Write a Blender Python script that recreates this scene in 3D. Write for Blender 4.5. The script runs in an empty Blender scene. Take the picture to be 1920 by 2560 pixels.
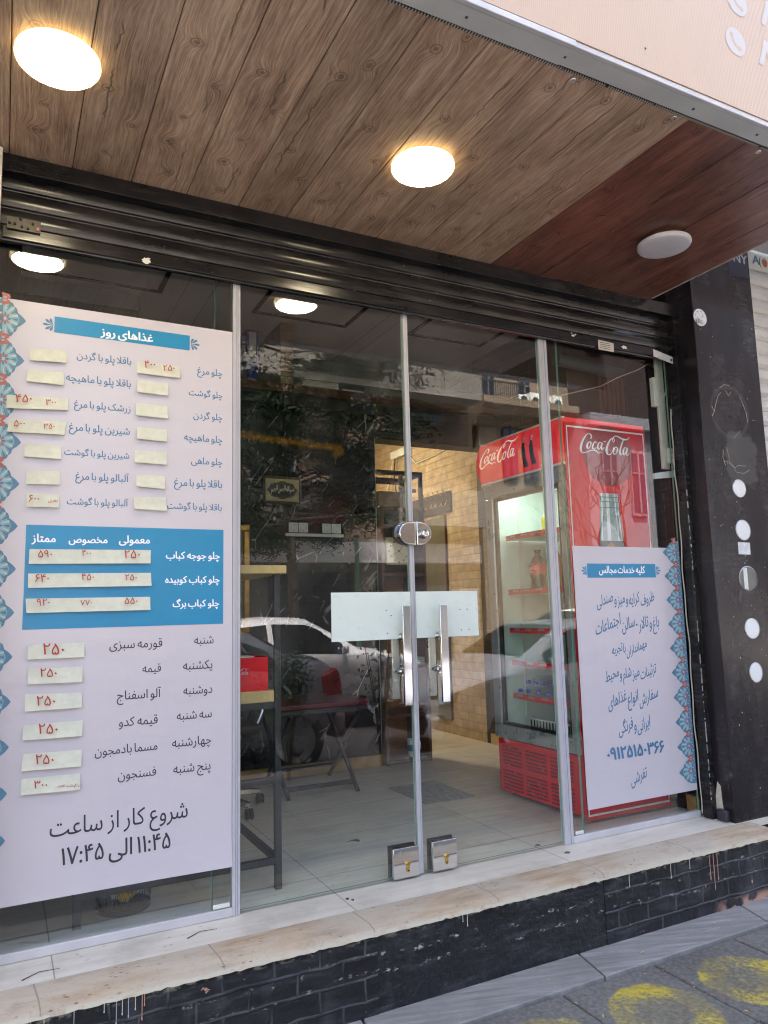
import bpy, math, random
import numpy as np
from mathutils import Vector, Matrix
from mathutils.geometry import delaunay_2d_cdt
rnd = random.Random(7)
scene = bpy.context.scene
COL = scene.collection
PI = math.pi

# ------------------------------------------------------------------ camera, world, sun, exposure
YAW, PITCH, ROLL, FPX = 0.47562811, 0.13192515, -0.02534443, 1855.31
CAM = Vector((0.0, -2.9, 1.1165))
_f = Vector((math.sin(YAW)*math.cos(PITCH), math.cos(YAW)*math.cos(PITCH), math.sin(PITCH)))
_r = Vector((math.cos(YAW), -math.sin(YAW), 0)); _u = _r.cross(_f)
RIGHT = math.cos(ROLL)*_r + math.sin(ROLL)*_u
UP = -math.sin(ROLL)*_r + math.cos(ROLL)*_u
FWD = _f
cam = bpy.data.cameras.new("camera"); cam_o = bpy.data.objects.new("camera", cam); COL.objects.link(cam_o)
cam.sensor_fit = 'VERTICAL'; cam.sensor_height = 36; cam.lens = FPX/2560*36
cam.clip_start = 0.05; cam.clip_end = 500
cam_o.matrix_world = Matrix(((RIGHT.x, UP.x, -FWD.x, CAM.x), (RIGHT.y, UP.y, -FWD.y, CAM.y), (RIGHT.z, UP.z, -FWD.z, CAM.z), (0, 0, 0, 1)))
scene.camera = cam_o

SUN_EL, SUN_AZ = math.radians(61), math.radians(-25)      # sun stands behind the shop, the street side is in its shade
world = bpy.data.worlds.new("World"); scene.world = world; world.use_nodes = True
wn = world.node_tree.nodes; wl = world.node_tree.links
sky = wn.new('ShaderNodeTexSky'); sky.sky_type = 'NISHITA'; sky.sun_disc = False
sky.sun_elevation = SUN_EL; sky.sun_rotation = SUN_AZ; sky.air_density = 1.0; sky.dust_density = 7.0; sky.ozone_density = .3
wl.new(sky.outputs[0], wn['Background'].inputs['Color']); wn['Background'].inputs['Strength'].default_value = 0.15
sun = bpy.data.lights.new("sun", 'SUN'); sun.energy = 4.6; sun.angle = math.radians(0.6); sun.color = (1, .95, .87)
sun_o = bpy.data.objects.new("sun", sun); COL.objects.link(sun_o)
_sd = Vector((math.sin(SUN_AZ)*math.cos(SUN_EL), math.cos(SUN_AZ)*math.cos(SUN_EL), math.sin(SUN_EL)))
sun_o.rotation_euler = _sd.to_track_quat('Z', 'Y').to_euler(); sun_o.location = (0, 6, 30)
scene.view_settings.view_transform = 'Standard'; scene.view_settings.look = 'None'
scene.view_settings.exposure = 2.95; scene.view_settings.gamma = 1
scene.render.engine = 'CYCLES'
cy = scene.cycles
cy.use_denoising = True; cy.filter_width = 1.15; cy.max_bounces = 10; cy.diffuse_bounces = 4; cy.glossy_bounces = 5; cy.transmission_bounces = 8; cy.transparent_max_bounces = 24
cy.caustics_reflective = False; cy.caustics_refractive = False; cy.sample_clamp_indirect = 6

# ------------------------------------------------------------------ reading the survey of the photograph (plane the thing lies on -> metres)
def on(p, ax, val):
    d = RIGHT*((p[0]-960)/FPX) - UP*((p[1]-1280)/FPX) + FWD
    return CAM + d*((val-CAM[ax])/d[ax])
def zoomed(x0, y0, s): return lambda a, b: (x0+s*a, y0+s*b)
z3 = zoomed(0, 700, 640/1659); z4 = zoomed(0, 1280, 640/1659); z5 = zoomed(0, 1780, 640/1659)
y3 = zoomed(1380, 820, 400/1580); y4 = zoomed(1380, 1340, 400/1229); y5 = zoomed(1620, 600, 300/1021); y8 = zoomed(1600, 0, 320/1659)

# ------------------------------------------------------------------ helpers
WL = {}
def tag(o, label=None, cat=None, group=None, kind=None):
    if label: o['label'] = label
    if cat: o['category'] = cat
    if group: o['group'] = group
    if kind: o['kind'] = kind
    return o
def thing(name, label, cat, loc=(0, 0, 0), group=None):
    o = bpy.data.objects.new(name, None); COL.objects.link(o); o.location = loc; o.empty_display_size = .05
    WL[o.name] = Vector(loc)
    return tag(o, label, cat, group)
class MB:
    def __init__(s): s.v = []; s.f = []; s.m = []; s.mi = 0
    def mat(s, i): s.mi = i; return s
    def add(s, vs, fs):
        k = len(s.v); s.v += [tuple(v) for v in vs]
        for f in fs: s.f.append(tuple(i+k for i in f)); s.m.append(s.mi)
        return s
    def box(s, x0, x1, y0, y1, z0, z1):
        x0, x1 = min(x0, x1), max(x0, x1); y0, y1 = min(y0, y1), max(y0, y1); z0, z1 = min(z0, z1), max(z0, z1)
        return s.add([(x0,y0,z0),(x1,y0,z0),(x1,y1,z0),(x0,y1,z0),(x0,y0,z1),(x1,y0,z1),(x1,y1,z1),(x0,y1,z1)],
                     [(0,3,2,1),(4,5,6,7),(0,1,5,4),(1,2,6,5),(2,3,7,6),(3,0,4,7)])
    def cyl(s, p0, p1, r0, r1=None, n=16, cap=True):
        p0, p1 = Vector(p0), Vector(p1); r1 = r0 if r1 is None else r1
        d = (p1-p0).normalized(); a = d.orthogonal().normalized(); b = d.cross(a)
        vs = []
        for i in range(n):
            t = 2*PI*i/n; e = a*math.cos(t)+b*math.sin(t); vs += [p0+e*r0, p1+e*r1]
        fs = [(2*i, 2*((i+1) % n), 2*((i+1) % n)+1, 2*i+1) for i in range(n)]
        if cap: fs += [tuple(2*i for i in reversed(range(n))), tuple(2*i+1 for i in range(n))]
        return s.add(vs, fs)
    def beam(s, p0, p1, w, h, up=(0, 0, 1)):
        p0, p1 = Vector(p0), Vector(p1); d = (p1-p0).normalized(); a = d.cross(Vector(up))
        if a.length < 1e-3: a = d.orthogonal()
        a.normalize(); b = a.cross(d); a *= w/2; b *= h/2
        return s.add([p0-a-b, p0+a-b, p0+a+b, p0-a+b, p1-a-b, p1+a-b, p1+a+b, p1-a+b],
                     [(0,1,2,3),(4,7,6,5),(0,4,5,1),(1,5,6,2),(2,6,7,3),(3,7,4,0)])
    def tube(s, pts, r, n=8, r1=None):
        pts = [Vector(p) for p in pts]; L = len(pts); vs = []; a = None
        for i, p in enumerate(pts):
            d = (pts[min(i+1, L-1)]-pts[max(i-1, 0)]).normalized()
            a = d.orthogonal().normalized() if a is None else (a-d*a.dot(d)).normalized()
            b = d.cross(a); rr = r if r1 is None else r+(r1-r)*i/(L-1)
            vs += [p+(a*math.cos(2*PI*k/n)+b*math.sin(2*PI*k/n))*rr for k in range(n)]
        fs = [(i*n+k, i*n+(k+1) % n, (i+1)*n+(k+1) % n, (i+1)*n+k) for i in range(L-1) for k in range(n)]
        fs += [tuple(reversed(range(n))), tuple((L-1)*n+k for k in range(n))]
        return s.add(vs, fs)
    def lathe(s, prof, o, ax=(0, 0, 1), n=24):
        o = Vector(o); d = Vector(ax).normalized(); a = d.orthogonal().normalized(); b = d.cross(a); vs = []
        for r, h in prof:
            vs += [o+d*h+(a*math.cos(2*PI*k/n)+b*math.sin(2*PI*k/n))*max(r, 1e-5) for k in range(n)]
        L = len(prof)
        fs = [(i*n+k, i*n+(k+1) % n, (i+1)*n+(k+1) % n, (i+1)*n+k) for i in range(L-1) for k in range(n)]
        return s.add(vs, fs)
    def extrude(s, pts, fn, d0, d1):           # 2-D outline, fn(u, v, d) -> 3-D
        n = len(pts); vs = [fn(u, v, d0) for u, v in pts]+[fn(u, v, d1) for u, v in pts]
        return s.add(vs, [tuple(range(n)), tuple(range(2*n-1, n-1, -1))]+[(i, i+n, (i+1) % n+n, (i+1) % n) for i in range(n)])
    def flat(s, pts, fn): return s.add([fn(u, v) for u, v in pts], [tuple(range(len(pts)))])
    def tris(s, vt, fn): return s.add([fn(u, v) for u, v in vt[0]], vt[1])
    def build(s, name, mats, parent=None, smooth=None, bev=0, seg=2):
        me = bpy.data.meshes.new(name); off = WL[parent.name] if parent else Vector((0, 0, 0))
        me.from_pydata([(x-off.x, y-off.y, z-off.z) for x, y, z in s.v], [], s.f)
        mats = mats if isinstance(mats, (list, tuple)) else [mats]
        for m in mats: me.materials.append(m)
        if len(mats) > 1: me.polygons.foreach_set('material_index', s.m)
        import bmesh
        bm = bmesh.new(); bm.from_mesh(me); bmesh.ops.recalc_face_normals(bm, faces=bm.faces); bm.to_mesh(me); bm.free()
        if smooth is not None:
            me.polygons.foreach_set('use_smooth', [True]*len(me.polygons)); me.set_sharp_from_angle(angle=math.radians(smooth))
        me.update()
        o = bpy.data.objects.new(name, me); COL.objects.link(o)
        if parent: o.parent = parent
        WL[o.name] = off
        if bev:
            b = o.modifiers.new('b', 'BEVEL'); b.width = bev; b.segments = seg; b.limit_method = 'ANGLE'
            if smooth is None:
                me.polygons.foreach_set('use_smooth', [True]*len(me.polygons)); me.set_sharp_from_angle(angle=math.radians(40)); b.harden_normals = False
        return o
def bx(name, mat, parent, x0, x1, y0, y1, z0, z1, bev=0): return MB().box(x0, x1, y0, y1, z0, z1).build(name, mat, parent, bev=bev)
def copy_tree(o, parent=None):
    c = o.copy(); COL.objects.link(c); WL[c.name] = WL.get(o.name, Vector())
    if parent: c.parent = parent
    for ch in list(o.children): copy_tree(ch, c)
    return c

# ------------------------------------------------------------------ materials
class NT:
    def __init__(s, name):
        s.mat = bpy.data.materials.new(name); s.mat.use_nodes = True; s.t = s.mat.node_tree
        s.b = s.t.nodes['Principled BSDF']; s.out = s.t.nodes['Material Output']
        s._co = None
    def n(s, typ, ins=None, **props):
        nd = s.t.nodes.new('ShaderNode'+typ)
        for k, v in props.items(): setattr(nd, k, v)
        for k, v in (ins or {}).items(): s.put(nd.inputs[k], v)
        return nd
    def put(s, sock, v):
        if isinstance(v, bpy.types.NodeSocket): s.t.links.new(v, sock)
        elif isinstance(v, bpy.types.Node): s.t.links.new(v.outputs[0], sock)
        else:
            if hasattr(sock.default_value, '__len__') and not hasattr(v, '__len__'): v = (v, v, v)
            if hasattr(sock.default_value, '__len__') and len(sock.default_value) == 4 and len(v) == 3: v = (*v, 1)
            sock.default_value = v
    def co(s):
        if s._co is None: s._co = s.n('NewGeometry').outputs['Position']
        return s._co
    def xyz(s): return s.n('SeparateXYZ', {0: s.co()}).outputs
    def vec(s, x, y, z): return s.n('CombineXYZ', {0: x, 1: y, 2: z}).outputs[0]
    def m(s, op, a, b=0, c=0, clamp=False): return s.n('Math', {0: a, 1: b, 2: c}, operation=op, use_clamp=clamp).outputs[0]
    def scale(s, v, sc): return s.n('VectorMath', {0: v, 1: sc}, operation='MULTIPLY').outputs[0]
    def noise(s, v, sc, det=3, rough=.5, dist=0): return s.n('TexNoise', {'Vector': v, 'Scale': sc, 'Detail': det, 'Roughness': rough, 'Distortion': dist}).outputs['Fac']
    def ramp(s, f, stops, inter='LINEAR'):
        r = s.n('ValToRGB', {0: f}); e = r.color_ramp; e.interpolation = inter
        while len(e.elements) < len(stops): e.elements.new(.5)
        for el, (p, c) in zip(e.elements, stops): el.position = p; el.color = (*c, 1) if hasattr(c, '__len__') else (c, c, c, 1)
        return r.outputs[0]
    def step(s, f, a, b): return s.n('MapRange', {0: f, 1: a, 2: b, 3: 0., 4: 1.}, interpolation_type='SMOOTHSTEP').outputs[0]
    def mix(s, f, a, b, blend='MIX'):
        nd = s.n('Mix', data_type='RGBA', blend_type=blend)
        s.put(nd.inputs[0], f); s.put(nd.inputs[6], a); s.put(nd.inputs[7], b); return nd.outputs[2]
    def bump(s, h, strength=.3, dist=.01): s.put(s.b.inputs['Normal'], s.n('Bump', {'Strength': strength, 'Distance': dist, 'Height': h})); return s
    def set(s, **k):
        names = dict(col='Base Color', rough='Roughness', metal='Metallic', spec='Specular IOR Level', emit='Emission Color', es='Emission Strength', coat='Coat Weight', trans='Transmission Weight', ior='IOR', alpha='Alpha', sub='Subsurface Weight')
        for a, v in k.items(): s.put(s.b.inputs[names[a]], v)
        return s
def mat(name, col, rough=.5, metal=0., spec=.5, var=.12, vs=9., bump=0., bs=60., coat=0., rv=.1):
    t = NT(name); t.set(rough=rough, metal=metal, spec=spec)
    if coat: t.set(coat=coat)
    if var:
        f = t.noise(t.co(), vs, 5, .6); k = t.ramp(f, [(.3, 1-var), (.7, 1+var*.6)])
        t.set(col=t.mix(1., (*col, 1), k, 'MULTIPLY'))
        t.set(rough=t.m('ADD', t.m('MULTIPLY', t.noise(t.co(), vs*2.3, 4), rv*2), rough-rv))
    else: t.set(col=col)
    if bump: t.bump(t.noise(t.co(), bs, 3), bump, .004)
    return t.mat
def emitter(name, col, st):
    t = NT(name); t.set(col=(.8, .8, .8), emit=col, es=st, rough=.4); return t.mat

def wood_soffit(name, dark, mid, light, gloss, knots=True):
    t = NT(name); x, y, z = t.xyz()
    p = t.m('DIVIDE', t.m('ADD', x, .0365), .2105); idx = t.m('FLOOR', p); u = t.m('SUBTRACT', p, idx)
    fl = t.m('GREATER_THAN', t.n('TexWhiteNoise', {'W': t.m('ADD', idx, 31.7)}, noise_dimensions='1D').outputs[0], .6); u = t.m('ADD', t.m('MULTIPLY', u, t.m('SUBTRACT', 1, t.m('MULTIPLY', fl, 2))), fl)
    sh = t.n('TexWhiteNoise', {'W': idx}, noise_dimensions='1D').outputs[0]
    v = t.m('ADD', y, t.m('SUBTRACT', t.m('MULTIPLY', sh, .42), .12))
    wob = t.noise(t.vec(t.m('MULTIPLY', u, 2.2), t.m('MULTIPLY', v, 3.1), t.m('MULTIPLY', sh, 2.)), 1.0, 2)
    fld = t.m('ADD', t.m('MULTIPLY', u, 9), t.m('MULTIPLY', wob, 2.6))
    core = None
    if knots:
        for u0, v0, ru, rv, am in ((.66, -1.16, .13, .038, 2.2), (.38, -1.08, .15, .034, -2.), (.30, -.66, .16, .028, -1.5), (.74, -.50, .10, .022, 1.8), (.45, -.31, .09, .02, 1.8), (.36, -.16, .17, .034, 2.4), (.6, -1.46, .13, .038, 2.2), (.55, .03, .14, .034, -2.2)):
            du = t.m('DIVIDE', t.m('SUBTRACT', u, u0), ru); dv = t.m('DIVIDE', t.m('SUBTRACT', v, v0), rv)
            g = t.m('EXPONENT', t.m('MULTIPLY', t.m('ADD', t.m('MULTIPLY', du, du), t.m('MULTIPLY', dv, dv)), -.8))
            fld = t.m('ADD', fld, t.m('MULTIPLY', g, am))
            rr_ = t.m('SQRT', t.m('ADD', t.m('MULTIPLY', du, du), t.m('MULTIPLY', dv, dv)))
            c = t.m('MULTIPLY', t.m('MULTIPLY', t.step(rr_, .95, .5), t.m('ADD', .5, t.m('MULTIPLY', t.m('SINE', t.m('ADD', t.m('MULTIPLY', rr_, 17.), t.m('MULTIPLY', wob, 9.))), .5))), .9); c = t.m('MAXIMUM', c, t.step(rr_, .26, .12)); core = c if core is None else t.m('MAXIMUM', core, c)
    warp = t.m('SUBTRACT', fld, t.m('MULTIPLY', u, 9))
    gx = t.m('ADD', t.m('MULTIPLY', u, 30), t.m('MULTIPLY', warp, 1.9))
    rings = t.m('SINE', t.m('ADD', t.m('MULTIPLY', fld, 9.0), t.m('MULTIPLY', t.noise(t.vec(t.m('MULTIPLY', fld, 2.), t.m('MULTIPLY', v, 1.5), 7), 1., 2), 9.)))
    g1 = t.m('ADD', t.m('MULTIPLY', t.noise(t.vec(gx, t.m('MULTIPLY', v, 2.6), idx), 1., 6, .7), .62), t.m('MULTIPLY', t.noise(t.vec(t.m('MULTIPLY', u, 1.6), t.m('MULTIPLY', v, 2.0), t.m('ADD', idx, 5)), 1.6, 4, .6), .38))
    g2 = t.noise(t.vec(t.m('ADD', t.m('MULTIPLY', x, 420), t.m('MULTIPLY', warp, 6.)), t.m('MULTIPLY', y, 16), 0), 1., 3, .6)
    f = t.m('ADD', t.m('ADD', t.m('MULTIPLY', rings, .010), g1), t.m('MULTIPLY', t.m('SUBTRACT', g2, .5), .36))
    col = t.ramp(f, [(.34, dark), (.50, mid), (.66, light)])
    cw = t.m('ADD', t.m('ADD', .5, t.m('MULTIPLY', t.m('SUBTRACT', sh, .5), .5)), t.m('MULTIPLY', t.m('SUBTRACT', t.noise(t.vec(3.1, t.m('MULTIPLY', v, 7.), idx), 1., 3, .6), .5), .34))
    crack = t.step(t.m('ABSOLUTE', t.m('SUBTRACT', u, cw)), .022, .004)
    crack = t.m('MULTIPLY', crack, t.step(t.noise(t.vec(idx, t.m('MULTIPLY', v, 4.), 3), .9, 2), .47, .58))
    col = t.mix(t.m('MULTIPLY', crack, .75), col, tuple(c*.35 for c in dark))
    if core is not None: col = t.mix(t.m('MULTIPLY', core, .62), col, tuple(c*.55 for c in dark))
    pn = t.m('ADD', .86, t.m('MULTIPLY', sh, .26))
    t.set(col=t.mix(1., col, t.vec(pn, pn, pn), 'MULTIPLY'), rough=t.m('ADD', gloss, t.m('MULTIPLY', g2, .16)), spec=.45)
    t.bump(t.m('ADD', t.m('MULTIPLY', g1, .5), t.m('MULTIPLY', g2, .5)), .12, .002)
    return t.mat
def marble_black(name, scale=1., vein=.42, ax='xz'):
    t = NT(name); x, y, z = t.xyz(); a = x if ax == 'xz' else y
    n1 = t.noise(t.co(), 2.2, 4); w = t.m('MULTIPLY', t.m('SUBTRACT', n1, .5), .14)
    p = t.m('ADD', t.m('SUBTRACT', t.m('MULTIPLY', a, .86), t.m('MULTIPLY', z, .5)), w)
    q = t.m('ADD', t.m('ADD', t.m('MULTIPLY', a, .5), t.m('MULTIPLY', z, .86)), w)
    vo = t.n('TexVoronoi', {'Vector': t.vec(t.m('MULTIPLY', p, 6*scale), t.m('MULTIPLY', q, 1.9*scale), 0), 'Scale': 1., 'Randomness': 1.}, feature='DISTANCE_TO_EDGE').outputs['Distance']
    line = t.step(vo, .022, .004); msk = t.step(t.noise(t.co(), 7., 3), .5, .62)
    col = t.mix(t.m('MULTIPLY', t.m('MULTIPLY', line, msk), vein), (.010, .011, .013), (.62, .62, .62))
    cl = t.ramp(t.noise(t.co(), 3., 5), [(.4, 0.), (.75, .035)])
    t.set(col=t.mix(1., col, cl, 'ADD'), rough=.16, spec=.5)
    return t.mat
def brick(name, c1, c2, mortar, w=.2, h=.07, plane='xz', ms=.012, var=.35, rough=.75, bump=.5):
    t = NT(name); x, y, z = t.xyz(); a = x if plane == 'xz' else y
    b = t.n('TexBrick', {'Vector': t.vec(a, z, 0), 'Color1': c1, 'Color2': c2, 'Mortar': mortar, 'Scale': 1., 'Mortar Size': ms, 'Mortar Smooth': .3, 'Bias': 0., 'Brick Width': w, 'Row Height': h})
    k = t.ramp(t.noise(t.co(), 14, 5, .6), [(.25, 1-var), (.75, 1+var)])
    t.set(col=t.mix(1., b.outputs['Color'], k, 'MULTIPLY'), rough=rough)
    hgt = t.m('ADD', t.m('MULTIPLY', b.outputs['Fac'], -1), t.m('MULTIPLY', t.noise(t.co(), 60, 3), .25))
    t.bump(hgt, bump, .006); return t.mat
def stone_floor():
    t = NT('white_travertine_tile'); x, y, z = t.xyz()
    st = t.noise(t.vec(t.m('MULTIPLY', x, 1.4), t.m('MULTIPLY', y, 14), 0), 1.6, 6, .6, .4)
    col = t.ramp(st, [(.3, (.57, .52, .44)), (.55, (.67, .62, .535)), (.75, (.73, .685, .60))])
    jx = t.m('ABSOLUTE', t.m('SUBTRACT', t.m('FRACT', t.m('DIVIDE', t.m('SUBTRACT', x, .712), 1.04)), .5))
    jy = t.m('ABSOLUTE', t.m('SUBTRACT', t.m('FRACT', t.m('DIVIDE', t.m('ADD', y, .045), .5)), .5))
    j = t.m('MAXIMUM', t.step(jx, .0028, .0012), t.m('MULTIPLY', t.step(jy, .0055, .0025), t.step(y, .02, .04)))
    col = t.mix(t.m('MULTIPLY', j, .75), col, (.10, .095, .085))
    vo = t.n('TexVoronoi', {'Vector': t.scale(t.co(), (16, 42, 16)), 'Scale': 1.}, feature='F1').outputs['Distance']
    pit = t.m('MULTIPLY', t.step(vo, .16, .08), t.step(t.noise(t.co(), 5, 3), .53, .62))
    col = t.mix(t.m('MULTIPLY', pit, .7), col, (.16, .13, .10))
    dirt = t.m('MULTIPLY', t.step(t.noise(t.co(), 3.2, 6, .65), .48, .72), .5)
    col = t.mix(dirt, col, (.36, .33, .28))
    scr = t.m('MULTIPLY', t.step(t.noise(t.scale(t.co(), (8, 60, 8)), 1., 4, .6), .63, .7), .35)
    col = t.mix(scr, col, (.25, .22, .19))
    t.set(col=col, rough=t.m('ADD', .22, t.m('MULTIPLY', t.noise(t.co(), 6, 4), .25))); return t.mat
def travertine_band():
    t = NT('tan_travertine'); x, y, z = t.xyz()
    st = t.noise(t.vec(t.m('MULTIPLY', x, 2.), t.m('MULTIPLY', y, 9), t.m('MULTIPLY', z, 9)), 2.2, 7, .65, .6)
    col = t.ramp(st, [(.28, (.30, .215, .14)), (.48, (.42, .32, .22)), (.66, (.49, .40, .295))])
    col = t.mix(t.step(t.noise(t.co(), 2.3, 3), .42, .62), col, t.mix(.65, col, (.45, .40, .33)))
    col = t.mix(t.m('MULTIPLY', t.step(t.noise(t.scale(t.co(), (4, 9, 9)), 1.3, 6, .7), .5, .7), .38), col, (.22, .17, .125))
    col = t.mix(t.m('MULTIPLY', t.step(t.noise(t.co(), 90, 3, .7), .58, .7), .35), col, (.16, .12, .09))
    vo = t.n('TexVoronoi', {'Vector': t.scale(t.co(), (24, 60, 60)), 'Scale': 1.}, feature='F1').outputs['Distance']
    pit = t.m('MULTIPLY', t.step(vo, .22, .1), t.step(t.noise(t.co(), 7, 3), .47, .6))
    col = t.mix(t.m('MULTIPLY', pit, .8), col, (.11, .075, .05))
    jx = t.m('ABSOLUTE', t.m('SUBTRACT', t.m('FRACT', t.m('DIVIDE', t.m('SUBTRACT', t.m('ADD', x, t.m('MULTIPLY', y, .08)), .385), .54)), .5))
    j = t.step(t.m('ADD', jx, t.m('MULTIPLY', t.m('SUBTRACT', t.noise(t.co(), 60, 3), .5), .003)), .006, .0025)
    col = t.mix(t.m('MULTIPLY', j, .7), col, (.17, .15, .13))
    cem = t.m('MULTIPLY', t.step(z, -.010, -.024), t.step(t.noise(t.scale(t.co(), (14, 14, 30)), 1., 5, .6), .38, .5))
    col = t.mix(cem, col, (.47, .43, .33))
    t.set(col=col, rough=.6); t.bump(t.m('SUBTRACT', st, t.m('MULTIPLY', pit, 1.5)), .35, .006); return t.mat
def plinth(name, flat):
    t = NT(name); x, y, z = t.xyz(); fx = t.m('GREATER_THAN', x, 2.0)
    n = t.noise(t.scale(t.co(), (5, 5, 22)), 1.3, 6, .65)
    col = t.ramp(n, [(.3, (.006, .0065, .009)), (.55, (.015, .016, .021)), (.78, (.06, .062, .07))])
    grime = t.step(t.noise(t.scale(t.co(), (9, 9, 3)), 1., 5, .6), .5, .72)
    col = t.mix(t.m('MULTIPLY', grime, .33), col, (.10, .10, .11))
    h = t.noise(t.co(), 45, 4)
    if not flat:
        b = t.n('TexBrick', {'Vector': t.vec(t.m('ADD', x, t.m('MULTIPLY', t.m('SUBTRACT', t.noise(t.co(), 7, 2), .5), .03)), t.m('ADD', t.m('ADD', z, .315), t.m('MULTIPLY', t.m('SUBTRACT', t.noise(t.co(), 9, 2), .5), .02)), 0), 'Scale': 1., 'Mortar Size': .006, 'Mortar Smooth': .6, 'Brick Width': .17, 'Row Height': .074, 'Bias': 0.})
        br = b.outputs['Fac']
        col = t.mix(t.m('MULTIPLY', br, t.m('MULTIPLY', t.step(t.noise(t.co(), 8, 4), .34, .6), .8)), col, (.085, .085, .09))
        h = t.m('ADD', t.m('MULTIPLY', h, .4), t.m('MULTIPLY', br, .7))
    # white scuffs in bands, peach plaster where the paint has flaked off, drips under the coping
    wz = t.m('ADD', z, t.m('MULTIPLY', t.m('SUBTRACT', t.noise(t.scale(t.co(), (3, 3, 1)), 1., 2), .5), .09))
    band = t.m('MAXIMUM', t.m('MAXIMUM', t.step(t.m('ABSOLUTE', t.m('ADD', wz, .105)), .012, .002), t.step(t.m('ABSOLUTE', t.m('ADD', wz, .16)), .010, .002)), t.step(z, -.288, -.306))
    sc = t.m('MULTIPLY', band, t.step(t.noise(t.scale(t.co(), (38, 38, 70)), 1., 5, .65), .56, .64))
    sc = t.m('MULTIPLY', sc, 1. if flat else .55)
    col = t.mix(t.m('MULTIPLY', sc, .9), col, (.40, .39, .36))
    top = t.m('MULTIPLY', t.step(z, -.055, -.03), t.step(t.noise(t.scale(t.co(), (22, 22, 50)), 1., 5, .6), .5, .6))
    col = t.mix(t.m('MULTIPLY', top, .8), col, (.42, .40, .34))
    pw = t.m('ADD', t.m('MULTIPLY', fx, .04), t.noise(t.scale(t.co(), (13, 13, 16)), 1.3, 5, .62))
    peel = t.step(pw, .70, .715) if not flat else t.step(pw, .78, .8)
    low = t.m('MULTIPLY', t.m('MULTIPLY', t.step(z, -.245, -.28), t.step(x, 2.95, 3.05)), t.step(t.noise(t.co(), 12, 4), .42, .5))
    col = t.mix(t.m('MAXIMUM', peel, t.m('MULTIPLY', low, .9)), col, (.52, .30, .21))
    t.set(col=col, rough=t.m('ADD', .3, t.m('MULTIPLY', n, .3))); t.bump(h, .7, .012); return t.mat
def pavement_mat():
    t = NT('grey_paving'); x, y, z = t.xyz()
    n = t.noise(t.co(), 55, 6, .7); big = t.noise(t.co(), 2.2, 4)
    col = t.ramp(n, [(.3, (.075, .072, .066)), (.5, (.122, .117, .109)), (.72, (.185, .177, .165))])
    col = t.mix(1., col, t.ramp(big, [(.3, .8), (.7, 1.15)]), 'MULTIPLY')
    cx = t.m('SUBTRACT', t.m('MODULO', t.m('ADD', t.m('SUBTRACT', x, 2.165), 10.6875), .475), .2375)
    dx = cx; dy = t.m('ADD', y, .79)
    d = t.m('SQRT', t.m('ADD', t.m('MULTIPLY', dx, dx), t.m('MULTIPLY', dy, dy)))
    d = t.m('ADD', d, t.m('MULTIPLY', t.m('SUBTRACT', t.noise(t.co(), 9, 4), .5), .06))
    ring = t.m('MULTIPLY', t.step(d, .205, .185), t.step(d, .085, .115))
    wear = t.step(t.m('ADD', t.m('MULTIPLY', t.noise(t.co(), 5.5, 3), .7), t.m('MULTIPLY', n, .55)), .50, .70)
    inner = t.m('MULTIPLY', t.step(d, .1, .08), .45)
    wear = t.m('MULTIPLY', wear, t.step(t.noise(t.scale(t.co(), (3, 3, 3)), 1.9, 4, .6), .36, .6)); far = t.step(t.m('ABSOLUTE', dy), .26, .25)
    yf = t.m('MULTIPLY', t.m('MULTIPLY', t.m('ADD', ring, inner), t.m('ADD', t.m('MULTIPLY', wear, .75), .17)), t.m('MULTIPLY', far, .93))
    ycol = t.ramp(n, [(.3, (.30, .23, .015)), (.7, (.62, .48, .03))])
    col = t.mix(yf, col, ycol)
    t.set(col=col, rough=.85); t.bump(n, .45, .004); return t.mat
def kerb_mat():
    t = NT('worn_grey_stone'); x, y, z = t.xyz()
    st = t.noise(t.vec(t.m('ADD', t.m('MULTIPLY', x, 9), t.m('MULTIPLY', y, 40)), t.m('MULTIPLY', y, 9), 0), 1.2, 6, .7)
    col = t.ramp(st, [(.3, (.13, .126, .122)), (.52, (.225, .217, .21)), (.72, (.33, .32, .31))])
    col = t.mix(t.m('MULTIPLY', t.step(t.noise(t.co(), 4.5, 6, .7), .48, .68), .6), col, (.17, .165, .16))
    col = t.mix(t.m('MULTIPLY', t.step(t.noise(t.co(), 40, 4, .7), .6, .7), .5), col, (.12, .115, .11))
    t.set(col=col, rough=.6); t.bump(t.m('ADD', st, t.noise(t.co(), 30, 4)), .35, .004); return t.mat
def painted_black(name, rough=.3):
    t = NT(name); x, y, z = t.xyz()
    n = t.noise(t.scale(t.co(), (3, 3, 3)), 1.6, 6, .6)
    dust = t.noise(t.scale(t.co(), (5, 5, 40)), 1., 4, .6)
    col = t.ramp(n, [(.3, (.007, .0068, .007)), (.7, (.022, .020, .021))])
    col = t.mix(t.m('MULTIPLY', t.step(dust, .5, .75), .18), col, (.14, .125, .11))
    vo = t.n('TexVoronoi', {'Vector': t.scale(t.co(), (22, 22, 34)), 'Scale': 1.}, feature='F1').outputs['Distance']
    ch = t.m('MULTIPLY', t.step(vo, .10, .05), t.step(t.noise(t.co(), 4, 2), .56, .62))
    col = t.mix(t.m('MULTIPLY', ch, .6), col, (.35, .34, .31))
    t.set(col=col, spec=.35, rough=t.m('ADD', rough-.06, t.m('MULTIPLY', t.noise(t.co(), 7, 5, .6), .22))); t.bump(t.noise(t.scale(t.co(), (6, 6, 60)), 1., 3), .06, .004)
    return t.mat
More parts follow.
